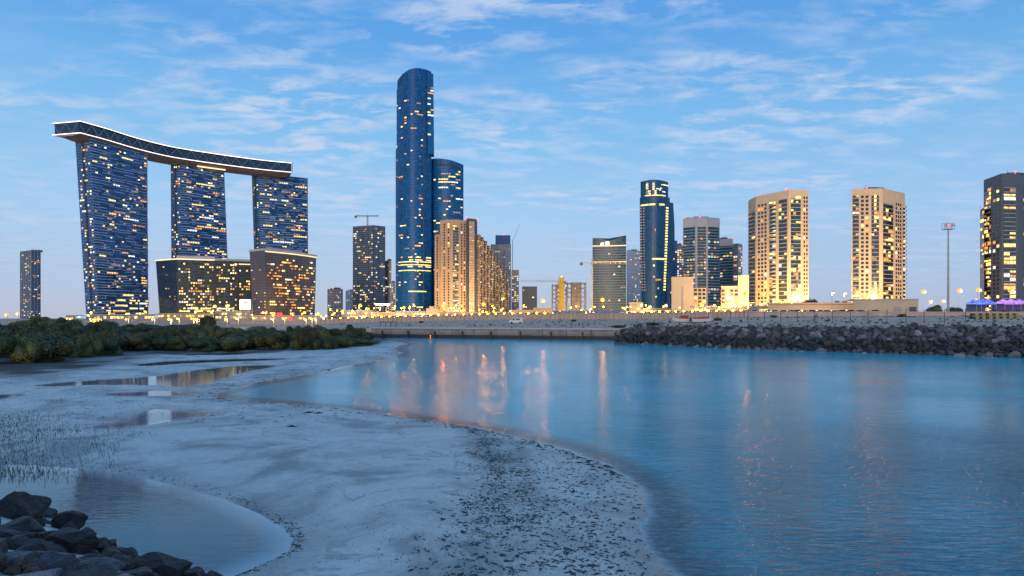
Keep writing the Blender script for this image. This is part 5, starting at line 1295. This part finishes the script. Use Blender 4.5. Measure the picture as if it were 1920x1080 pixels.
LM = [(14, 590, 'r', 2, 'far left street lamp above the thicket at the picture edge'), (35, 588, 'r', 2, 'orange street lamp just left of the slim lone tower'), (176, 602, 'o', 1, None), (184, 600, 'o', 3, 'bright orange lamp at the foot of the leftmost banded tower'),
 (131, 597, 'o', 1, None), (150, 594, 'w', 1, None), (352, 612, 'y', 2, 'yellow starry lamp low before the podium at the thicket'), (300, 594, 'o', 1, None), (322, 598, 'o', 2, 'orange lamp under the smooth left wing of the podium'), (369, 596, 'o', 2, 'orange lamp left of the dark round tree'),
 (370, 578, 'y', 3, 'big pale yellow lamp at the left of the podium front'), (404, 574, 'y', 3, 'middle pale yellow lamp before the podium front'), (428, 573, 'y', 3, 'pale yellow lamp nearest the glowing screen'), (432, 591, 'o', 2, None), (449, 594, 'o', 2, None), (463, 588, 'o', 1, None), (481, 594, 'o', 1, None),
 (500, 586, 'o', 2, 'left lamp of the two before the brown podium'), (514, 590, 'o', 2, 'second lamp before the brown podium'), (549, 588, 'o', 3, 'third lamp before the brown podium, bright orange'), (572, 586, 'o', 3, 'bright lamp at the right corner of the brown podium'), (603, 592, 'y', 1, None), (612, 591, 'y', 1, None), (624, 590, 'o', 1, None),
 (643, 583, 'o', 2, None), (676, 572, 'o', 2, None), (691, 579, 'o', 2, None), (683, 587, 'o', 1, None), (663, 589, 'y', 1, None), (708, 586, 'o', 2, None), (728, 591, 'o', 1, None), (758, 575, 'o', 3, 'bright orange lamp at the foot of the domed tower'), (769, 575, 'o', 1, None), (752, 590, 'y', 1, None), (775, 588, 'o', 1, None),
 (832, 571, 'o', 3, 'tall bright lamp before the left of the brown block'), (824, 586, 'o', 3, 'low bright lamp before the left of the brown block'), (862, 585, 'o', 2, None), (870, 581, 'o', 2, None), (907, 568, 'o', 3, 'bright lamp before the stepped wing beside the dark slab'), (894, 588, 'y', 2, None), (912, 585, 'o', 1, None),
 (940, 581, 'o', 3, 'bright low lamp before the low end of the stepped wing'), (943, 560, 'o', 2, None), (925, 587, 'o', 1, None), (957, 583, 'w', 1, None), (972, 588, 'o', 3, 'orange lamp before the narrow bright floored tower'), (994, 591, 'o', 1, None), (1018, 564, 'r', 3, 'red orange star lamp between the cube and the concrete frame'), (1018, 588, 'o', 2, None), (1040, 590, 'o', 1, None),
 (1090, 580, 'o', 2, None), (1105, 583, 'r', 3, 'pinkish white lamp left foot of the wavy roofed tower'), (1129, 562, 'o', 3, 'tall orange lamp in front of the wavy roofed tower'), (1171, 577, 'o', 2, None), (1166, 585, 'o', 1, None), (1218, 575, 'g', 3, 'yellow green lamp at the foot of the curved dark tower'), (1190, 578, 'y', 1, None), (1203, 583, 'y', 1, None), (1248, 573, 'w', 2, 'white lamp left of the tan low building'),
 (1314, 573, 'o', 3, 'orange lamp at the tan low building with a blank wall'), (1338, 572, 'o', 1, None), (1325, 581, 'y', 1, None), (1352, 576, 'o', 1, None), (1365, 569, 'y', 3, 'brightest yellow lamp between the two tan low buildings'), (1386, 573, 'y', 1, None), (1376, 582, 'w', 1, None), (1345, 583, 'y', 1, None), (1397, 551, 'o', 3, 'tall orange lamp before the right tan low building'),
 (1430, 551, 'o', 3, 'tall orange lamp before the balcony column tower'), (1414, 577, 'o', 1, None), (1450, 577, 'w', 1, None), (1471, 570, 'o', 2, None), (1560, 549, 'r', 1, 'small distant lamp left of the lone apartment tower'), (1583, 550, 'r', 1, 'small distant lamp close left of the lone apartment tower'), (1604, 548, 'o', 3, 'tall orange lamp at the left foot of the lone apartment tower'), (1647, 549, 'o', 3, 'tall orange lamp at the middle of the lone apartment tower'),
 (1730, 547, 'r', 3, 'star lamp left of the tall mast'), (1797, 545, 'r', 3, 'star lamp right of the tall mast'), (1833, 544, 'r', 3, 'lamp at the left foot of the dark grey tower'), (1893, 545, 'o', 3, 'large orange lamp before the dark grey tower'), (1743, 565, 'y', 2, None), (1767, 564, 'y', 2, None), (1828, 562, 'o', 2, None), (1873, 567, 'o', 2, None)]
def _more():
    r_ = random.Random(15)
    for k in range(130):
        px = r_.choice((r_.uniform(165, 600), r_.uniform(600, 960), r_.uniform(960, 1420))); py_ = r_.uniform(572, 591) if px > 600 else r_.uniform(584, 600)
        LM.append((round(px), round(py_, 1), r_.choice('ooooyyrw'), 1, None))
    for k in range(26): LM.append((round(r_.uniform(1405, 1560)), round(r_.uniform(566, 580), 1), r_.choice('ooyyw'), 1, None))
_more()
def lm_where(px):
    for lim, s in ((290, 'left of the podium blocks'), (475, 'along the glass podium'), (600, 'along the brown podium'), (740, 'under the crane topped tower'), (815, 'under the domed tower'), (960, 'along the brown apartment blocks'), (1110, 'by the concrete frames'), (1260, 'under the curved dark tower'), (1420, 'among the tan low buildings'), (1560, 'under the balcony column tower')):
        if px < lim: return s
    return 'on the right hand promenade'
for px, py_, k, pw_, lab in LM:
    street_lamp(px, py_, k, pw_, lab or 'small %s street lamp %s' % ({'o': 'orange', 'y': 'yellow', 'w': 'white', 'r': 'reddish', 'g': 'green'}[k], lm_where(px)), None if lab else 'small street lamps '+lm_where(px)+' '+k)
def bollards():
    src_ = None
    for i in range(52):
        px = 604+i*15.5; p = pwall(px); lab = 'small knee high glowing bollard lamp on the raised road behind the promenade wall'
        if src_ is None:
            src_ = empty('bollard_lamp', (p.x, p.y+3, p.z-.78), lab, 'bollard lamp', 'bollard lamps along the raised road')
            a = MB(); a.tube((0, 0, 0), (0, 0, 1.0), .14); a.tube((0, 0, 1.5), (0, 0, 1.6), .3); a.build('post', M['steel'], src_)
            a = MB(); a.ball((0, 0, 1.25), .30, nu=8, nv=5); a.build('lamp_globe', M['lamp_o'], src_); KIDS[src_.name] = list(src_.children)
        else: copy_tree(src_, (p.x, p.y+3, p.z-.78))
bollards()
# tall mast
def mast():
    Y = 255; root = empty('floodlight_mast', (WX(1778, Y), Y, 5.5), 'very tall slim mast with a square floodlight cage between two lamps', 'mast')
    zt = ZT(430, Y); x = WX(1778, Y)
    mb = MB(); mb.tube((x, Y, 5), (x, Y, zt), 0.42, 0.22, 10); mb.tube((x, Y, 5), (x, Y, 7), 0.7, 0.55, 10); mb.build('pole', mat('cream_pole_paint', (0.42, 0.38, 0.30), 0.6), root)
    mb = MB(); 
    for dz in (0, 2.2): mb.box((x, Y-1, zt+dz), (3.7, 0.15, 0.15)); mb.box((x, Y+1, zt+dz), (3.7, 0.15, 0.15))
    for dx in (-1.8, -0.9, 0, .9, 1.8):
        for dy in (-1, 1): mb.box((x+dx, Y+dy, zt+1.1), (0.12, 0.12, 2.3))
    mb.box((x, Y, zt), (3.7, 2.0, 0.12)); mb.build('cage', M['crown'], root)
    for dx, m in ((-1.3, 'crown'), (-.45, 'redlamp'), (.45, 'crown'), (1.3, 'crown')):
        mb = MB(); mb.box((x+dx, Y-1.1, zt+1.4), (.6, .35, .6)); mb.build('floodlight', M[m], root)
    rebase(root)
mast()
# low buildings on the right
def shop_row():
    Y = 330; z0 = 4.5; root = empty('shop_row', (WX(1540, Y), Y, z0), 'long low flat roofed shop row with brightly lit fronts', 'building')
    p = Patch(pt(1440, Y+6), pt(1600, Y), z0, ZT(568, Y)); body_from([p], 14, m=M['tan'], name='walls', parent=root, nz=1)
    mb = MB(); p.box(mb, 0, 1, ZT(568, Y)-.6, ZT(567, Y), -2, 1.2); mb.build('canopy', M['slab'], root)
    w_ = Win(); rr = random.Random(4)
    for k in range(22):
        if rr.random() < 0.8: w_.add(p, 0.36+k*0.029, 0.36+(k+.8)*0.029, z0+1.8, z0+4.6, rr.choice(('yellow', 'white', 'warm', 'yellow')), .2)
    for k in range(8): w_.add(p, 0.02+k*0.04, 0.02+(k+.7)*0.04, z0+2.6, z0+4.4, rr.choice(('yellow', 'warm')), .2)
    w_.build(root); rebase(root)
shop_row()
def pump_house():
    Y = 300; z0 = 4.5; root = empty('flat_roofed_depot', (WX(1660, Y), Y, z0), 'plain amber lit flat roofed depot with two roller doors', 'building')
    p = Patch(pt(1600, Y+4), pt(1722, Y), z0, ZT(562, Y)); body_from([p], 14, m=M['tan'], name='walls', parent=root, nz=1)
    mb = MB(); p.box(mb, 0, 1, ZT(562, Y)-.1, ZT(561, Y)+.2, -14, .25); mb.build('roof_edge', M['slab'], root)
    for a, b, m in ((.62, .74, 'crown'), (.86, .97, 'darkgrey')):
        mb = MB(); p.box(mb, a, b, z0, z0+5.6, -.1, .12)
        for k in range(9): p.box(mb, a, b, z0+k*.62, z0+k*.62+.08, -.1, .18)
        mb.build('roller_door', M[m], root)
    rebase(root)
pump_house()
def tent(px0, px1, lab, col, seed):
    Y = 330; z0 = 4.5; root = empty('lit_marquee', (WX((px0+px1)/2, Y), Y, z0), lab, 'marquee'); x0, x1 = WX(px0, Y), WX(px1, Y); zt = ZT(560, Y); n = 4; w_ = (x1-x0)/n
    for k in range(n):
        mb = MB(); a = x0+k*w_; mb.add([(a, Y, zt-2.2), (a+w_, Y, zt-2.2), (a+w_, Y+8, zt-2.2), (a, Y+8, zt-2.2), (a+w_/2, Y+4, zt)], [(0, 1, 4), (1, 2, 4), (2, 3, 4), (3, 0, 4), (3, 2, 1, 0)]); mb.build('roof_peak', col, root)
    for k in range(n+1):
        mb = MB(); mb.tube((x0+k*w_, Y, z0), (x0+k*w_, Y, zt-2.2), .12); mb.build('post', M['crown'], root)
    mb = MB(); mb.box(((x0+x1)/2, Y+.1, zt-2.5), (x1-x0, .25, .5)); mb.build('light_strip', col, root)
    mb = MB(); mb.box(((x0+x1)/2, Y+7.5, (z0+zt-2.5)/2), (x1-x0, .3, zt-2.5-z0)); mb.build('back_wall', M['darkgrey'], root); rebase(root)
tent(1831, 1868, 'blue glowing marquee at the foot of the dark grey tower', emis('blue_fabric_light', (.10, .16, 1.0), 1.6), 1)
tent(1884, 1945, 'violet glowing marquee at the right picture edge', emis('violet_fabric_light', (.50, .22, 1.0), 1.4), 2)
# tan annex by the domed tower, lit canopy
def annex():
    Y = 690; root = empty('tan_annex', (WX(812, Y), Y, 4), 'small tan low block at the left foot of the brown apartment block', 'building'); p = Patch(pt(799, Y), pt(822, Y), 4, ZT(579, Y)); body_from([p], 14, m=M['tan'], name='walls', parent=root, nz=1)
    mb = MB(); p.box(mb, .25, 1, ZT(579, Y), ZT(574, Y), -10, -1); mb.build('upper_storey', M['tan2'], root)
    mb = MB(); p.box(mb, 0, 1, ZT(579, Y)-.1, ZT(579, Y)+.5, -.5, .6); mb.build('roof_edge', M['slab'], root); rebase(root)
    Y = 700; root = empty('lit_canopy', (WX(718, Y), Y, 4), 'long bright floodlit canopy roof under the crane topped tower', 'canopy'); x0, x1 = WX(702, Y), WX(736, Y); z = ZT(571, Y)
    mb = MB(); mb.hexa([(x0, Y, z), (x1, Y, z+.6), (x1, Y+12, z+.6), (x0, Y+12, z), (x0, Y, z+.7), (x1, Y, z+1.5), (x1, Y+12, z+1.5), (x0, Y+12, z+.7)]); mb.build('roof', M['crown'], root)
    mb = MB(); mb.box(((x0+x1)/2-1, Y-.3, z+.1), ((x1-x0)*.8, .5, 1.1)); mb.build('light_strip', M['yellow_hi'], root)
    for k in range(5):
        mb = MB(); x = x0+(x1-x0)*(k+.3)/5; mb.tube((x, Y+2, 4), (x, Y+2, z), .25); mb.build('column', M['steel'], root)
    rebase(root)
M['yellow_hi'] = emis('canopy_light', (1, .86, .5), 8, False, True)
annex()
# street level shops and arcades below the towers (each its own low building)
SH = [(168, 290, 600, 590, 'lit arcade at the foot of the leftmost banded tower', 'yellow'), (296, 400, 690, 588, 'amber lit arcade under the glass podium', 'warm'), (404, 470, 700, 584, 'beige low hall under the glowing screen', 'warm'), (1180, 1206, 700, 568, 'low glittering kiosk hall between the wavy roofed and the curved tower', 'white'),
      (640, 700, 720, 583, 'low lit shops under the crane topped tower', 'yellow'), (1060, 1108, 640, 585, 'low site huts below the concrete frames', 'warm'), (1405, 1440, 420, 575, 'low annexe at the foot of the balcony column tower', 'yellow'), (1000, 1036, 700, 578, 'low dark sheds below the long pale crane jib', 'dim'), (124, 142, 560, 592, 'tiny lit hut above the thicket between the two left towers', 'warm')]
SH += [(700, 742, 690, 586, 'low amber fronts right of the floodlit canopy', 'warm'), (742, 798, 700, 584, 'amber podium fronts at the foot of the domed tower', 'warm'), (822, 880, 620, 586, 'amber fronts before the tall brown block', 'orange'), (880, 960, 600, 587, 'amber fronts before the stepped brown wing', 'orange'), (960, 1000, 690, 582, 'small amber fronts before the plain dark cube', 'orange'),
       (1110, 1176, 600, 583, 'amber fronts at the foot of the wavy roofed tower', 'orange'), (1206, 1258, 600, 579, 'golden fronts at the foot of the curved dark tower', 'yellow'), (1302, 1352, 480, 575, 'golden fronts between the two tan low buildings', 'yellow'), (1352, 1404, 470, 577, 'golden fronts before the right tan low building', 'yellow'), (472, 600, 690, 592, 'amber fronts under the brown podium block', 'orange')]
for i, (a, b, Yq, yt, lab, k) in enumerate(SH):
    root = empty('low_shops', (WX((a+b)/2, Yq), Yq, 2.5), lab, 'building'); z0 = 2.5; p = Patch(pt(a, Yq), pt(b, Yq), z0, ZT(yt, Yq)); body_from([p], 12, m=M['tan2'] if i % 2 else M['conc'], name='walls', parent=root, nz=1)
    mb = MB(); p.box(mb, 0, 1, p.z1-.1, p.z1+.5, -12, .5); mb.build('roof_edge', M['slab'], root); w_ = Win(); rr = random.Random(i)
    zz = p.z1-3.4
    while zz > z0+0.5:
        n_ = max(4, int(p.len/3.0))
        for q in range(n_):
            if rr.random() < .65: w_.add(p, (q+.12)/n_, (q+.88)/n_, zz, zz+2.0, rr.choice((k, k, 'warm', 'yellow', 'dim')), .2)
        zz -= 3.6
    w_.build(root); rebase(root)
mb = MB(); rr = random.Random(3); src = [rock_mesh('rubble', 500+i, M['rock'], 1, 10) for i in range(3)]
for _ in range(1500):
    px = rr.uniform(560, 2100); k_ = 2 if rr.random() < .5 else 3; q = bank_point(px, k_, rr.random()*.9); w_ = rr.choice((.08, .12, .2, .35)); rot = Euler((rr.random()*6,)*3).to_matrix(); me = rr.choice(src)
    mb.add([rot @ v.co*w_+q for v in me.vertices], [tuple(p.vertices) for p in me.polygons], rr.choice((0, 0, 1)))
tag(mb.build('rubble', [M['rock'], M['deb1']]), 'loose stones and scraps strewn over the bank slope before the promenade wall', 'rubble', kind='stuff')
for me in src: bpy.data.meshes.remove(me)
for px, k_, s_, lab in ((655, 2, .6, 'small dark shrub on the bank left of the trestle'), (790, 3, .3, 'low dry shrub on the slope above the left part of the quay'), (1075, 3, .35, 'dry shrub on the slope above the right part of the quay'), (1345, 2, .7, 'dry shrub on the slope right of the beached boats'), (1450, 3, .2, 'low shrub on the slope left of the fence brace'), (1690, 3, .15, 'low shrub on the slope behind the fence')):
    q = bank_point(px, k_, s_); o = copy_tree(protos[1], tuple(q), px, (1.1, 1.0, .55), lab); o.name = 'bank_shrub'; o['category'] = 'shrub'
    if 'group' in o: del o['group']
# ------------------------------------------------------------------ vehicles
cb = {}
for nm, c in (('white', (.6, .6, .6)), ('silver', (.3, .31, .33)), ('black', (.02, .02, .022)), ('red', (.35, .02, .02))): cb[nm] = mat(nm+'_car_paint', c, 0.3, var=0.03)
M['tyre'] = mat('tyre_rubber', (.015, .015, .015), .9); M['cabglass'] = mat('car_glass', (.01, .012, .015), .1)
M['head'] = emis('headlight_glow', (1, .85, .6), 14, False); M['tail'] = emis('tail_light_glow', (1, .04, .02), 9, False)
def loft_x(mb, secs, mi=0):
    """secs: list of (x, [(y,z)...]) closed outlines"""
    n = len(secs[0][1]); vs = [(x, y, z) for x, o in secs for y, z in o]; fs = [(i*n+j, i*n+(j+1) % n, (i+1)*n+(j+1) % n, (i+1)*n+j) for i in range(len(secs)-1) for j in range(n)]
    fs += [tuple(range(n))[::-1], tuple((len(secs)-1)*n+j for j in range(n))]; mb.add(vs, fs, mi)
def make_car(paint):
    root = empty('parked_car', (0, 0, -600), 'x', 'car')
    mb = MB(); O = lambda w_, z0, z1: [(-w_, z0), (w_, z0), (w_*1.02, (z0+z1)/2), (w_*.93, z1), (-w_*.93, z1), (-w_*1.02, (z0+z1)/2)]
    loft_x(mb, [(-2.2, O(.72, .4, .7)), (-2.1, O(.85, .28, .82)), (-1.3, O(.9, .25, .92)), (1.3, O(.9, .25, .95)), (2.1, O(.86, .28, .9)), (2.22, O(.75, .4, .75))]); mb.build('body', paint, root)
    mb = MB(); loft_x(mb, [(-1.1, O(.78, .9, .93)), (-.45, O(.70, .9, 1.38)), (.9, O(.70, .9, 1.42)), (1.6, O(.76, .9, .98))]); mb.build('cabin', M['cabglass'], root)
    for x in (-1.4, 1.4):
        for y in (-.85, .85): mb = MB(); mb.tube((x, y-.11, .33), (x, y+.11, .33), .33, n=12); mb.build('wheel', M['tyre'], root)
    for y in (-.6, .6):
        mb = MB(); mb.ball((-2.2, y, .65), .16); mb.build('headlight', M['head'], root); mb = MB(); mb.ball((2.2, y, .75), .13); mb.build('tail_light', M['tail'], root)
    return root
cars = {k: make_car(v) for k, v in cb.items()}
for c in cars.values(): KIDS[c.name] = list(c.children)
rr = random.Random(77); usedc = set(); i = 0
for px in list(range(608, 1420, 13))+list(range(1440, 1600, 14))+[1612, 1640, 1862, 1880, 1905]:
    w_ = pwall(px); Yq = w_.y+rr.uniform(6, 22); kname = rr.choice(list(cars)); x = WX(px, Yq); rz = rr.choice((0.15, 0.4, 3.3, 1.4, 1.7)) ; z = w_.z-0.75
    c = cars[kname]; lab = '%s car with glowing lights behind the promenade wall %s' % (kname, lm_where(px))
    if kname in usedc: o = copy_tree(c, (x, Yq, z), rz, None, lab)
    else: usedc.add(kname); o = c; o.location = (x, Yq, z); o.rotation_euler = (0, 0, rz); o['label'] = lab
    o['group'] = '%s cars behind the promenade wall %s' % (kname, lm_where(px)); i += 1
# road deck for the cars
M['asphalt'] = mat('asphalt', (.05, .05, .052), .85, var=.2, bump=.2)
mb = MB(); pp = [pwall(px) for px in range(430, 2400, 30)]
for p, q in zip(pp, pp[1:]):
    mb.hexa([(p.x, p.y+1.8, 3.2 if p.z > 4.4 else 1), (q.x, q.y+1.8, 3.2 if q.z > 4.4 else 1), (q.x*1.08, q.y+26, 3.2 if q.z > 4.4 else 1), (p.x*1.08, p.y+26, 3.2 if p.z > 4.4 else 1), (p.x, p.y+1.8, p.z-.78), (q.x, q.y+1.8, q.z-.78), (q.x*1.08, q.y+26, q.z-.78), (p.x*1.08, p.y+26, p.z-.78)])
tag(mb.build('raised_road', M['asphalt']), kind='structure')
# ------------------------------------------------------------------ boats, buoys, small things on the bank
def boat(px, Y, L, lab, hullm, cabm, cabin=True, rz=0.0):
    p = Vector((WX(px, Y), Y, 3.95)); root = empty('beached_boat', tuple(p), lab, 'boat', rz=rz); O = lambda w_, zk, zt: [(-w_, zt), (-w_*.8, zk+.25), (0, zk), (w_*.8, zk+.25), (w_, zt)]
    mb = MB(); loft_x(mb, [(-L/2, O(.75, .1, .95)), (-L/4, O(.95, .0, .95)), (L/6, O(.9, .02, 1.0)), (L*.38, O(.5, .15, 1.12)), (L/2, O(.06, .6, 1.25))]); mb.build('hull', hullm, root)
    if cabin:
        mb = MB(); loft_x(mb, [(-L*.22, [(-.6, .95), (.6, .95), (.55, 1.75), (-.55, 1.75)]), (L*.08, [(-.6, .98), (.6, .98), (.5, 1.75), (-.5, 1.75)]), (L*.2, [(-.5, 1.0), (.5, 1.0), (.45, 1.1), (-.45, 1.1)])]); mb.build('cabin', cabm, root)
        mb = MB(); mb.box((-L*.07, -.62, 1.42), (L*.22, .06, .35)); mb.build('cabin_window', M['cabglass'], root)
        mb = MB(); mb.tube((-L*.1, 0, 1.75), (-L*.1, 0, 2.5), .04); mb.build('antenna', M['steel'], root)
    else:
        mb = MB(); loft_x(mb, [(-L*.3, [(-.7, .93), (.7, .93), (.3, 1.25), (-.3, 1.25)]), (L*.3, [(-.5, 1.05), (.5, 1.05), (.2, 1.45), (-.2, 1.45)])]); mb.build('cover', cabm, root)
    mb = MB(); mb.box((-L/2-.15, 0, .8), (.35, .4, .9)); mb.build('outboard_motor', M['darksteel'], root)
cw_ = mat('white_gelcoat', (.62, .62, .64), .35, var=.04); cr_ = mat('red_canvas', (.45, .03, .03), .7)
boat(1281, 160, 5.0, 'white cabin boat with red trimmed cabin standing on the rock bank', cw_, cr_, True, 3.14)
boat(1316, 156, 5.0, 'white boat with a red cover right of the cabin boat on the bank', cw_, cr_, False, 0.1)
def van(px, Y):
    z = bank_point(px, 3, (Y-215)/115)[2] if False else 3.3; root = empty('white_van', (WX(px, Y), Y, z), 'small white van parked on the bank slope above the quay wall', 'van', rz=0.05)
    mb = MB(); O = lambda w_, z0, z1: [(-w_, z0), (w_, z0), (w_, z1), (-w_, z1)]
    loft_x(mb, [(-2.1, O(.85, .35, 1.0)), (-1.5, O(.88, .3, 1.15)), (-.9, O(.88, .3, 1.9)), (2.1, O(.88, .3, 1.95)), (2.15, O(.85, .4, 1.8))]); mb.build('body', cw_, root)
    mb = MB(); mb.box((-.7, -.9, 1.45), (.7, .05, .45)); mb.box((.6, -.9, 1.45), (1.2, .05, .4)); mb.build('side_window', M['cabglass'], root)
    for x in (-1.35, 1.35):
        for y in (-.8, .8): mb = MB(); mb.tube((x, y-.1, .33), (x, y+.1, .33), .34, n=12); mb.build('wheel', M['tyre'], root)
van(967, 215)
def buoy(px, py_, lab):
    x, Y = g0(px, py_); root = empty('marker_buoy', (x, Y, 0), lab, 'buoy'); mb = MB(); mb.ball((0, 0, .1), .45, sz=.6); mb.build('float', mat('orange_float', (.7, .22, .03), .5), root)
    mb = MB(); mb.tube((0, 0, .3), (0, 0, .9), .12, .05); mb.ball((0, 0, .95), .14); mb.build('topmark', M['orange'], root)
buoy(807, 637, 'orange marker buoy on the water before the left part of the quay'); buoy(971, 634, 'orange marker buoy close under the middle of the quay wall')
# mooring trestle and dark gear on the bank
def gear(px, Y, z, lab, seed):
    root = empty('stacked_gear', (WX(px, Y), Y, z), lab, 'gear'); r_ = random.Random(seed)
    for k in range(4):
        mb = MB(); mb.box((k*.8-1.2, r_.uniform(-.2, .2), .3+.1*r_.random()), (.7, .6, .5+.3*r_.random()), rz=r_.random()); mb.build('crate', M['tide'], root)
gear(1226, 142, 3.45, 'dark heap of gear on the rock crest left of the boats', 1); gear(1160, 160, 2.7, 'dark gear lying at the end of the quay wall', 2)
def trestle():
    Y = 192; x = WX(728, Y); root = empty('steel_trestle', (x, Y, 2.6), 'low dark steel trestle on the quay by the mangrove end', 'trestle'); mb = MB()
    mb.box((0, 0, 1.4), (4.8, .2, .2)); mb.build('beam', M['darksteel'], root)
    for k in range(4): mb = MB(); mb.tube((-2.2+k*1.45, 0, 0), (-2.2+k*1.45+.1, 0, 1.4), .09); mb.build('leg', M['darksteel'], root)
trestle()
# red glowing signs at the foot of the brown podium
for px, py_, w_, h_, lab in ((524, 590, 5, 4, 'red glowing sign low at the foot of the brown podium'), (545, 597, 3, 6, 'tall red glowing sign right of the low red sign')):
    Y = 640; root = empty('red_sign', (WX(px, Y), Y, 3), lab, 'sign'); z = ZT(py_, Y)-3
    mb = MB(); mb.box((0, 0, z), (w_, .5, h_)); mb.build('panel', emis('red_sign_glow', (1, .05, .03), 1.3, True), root); mb = MB(); mb.tube((0, .5, 0), (0, .5, z+h_*.4), .2); mb.build('post', M['steel'], root)
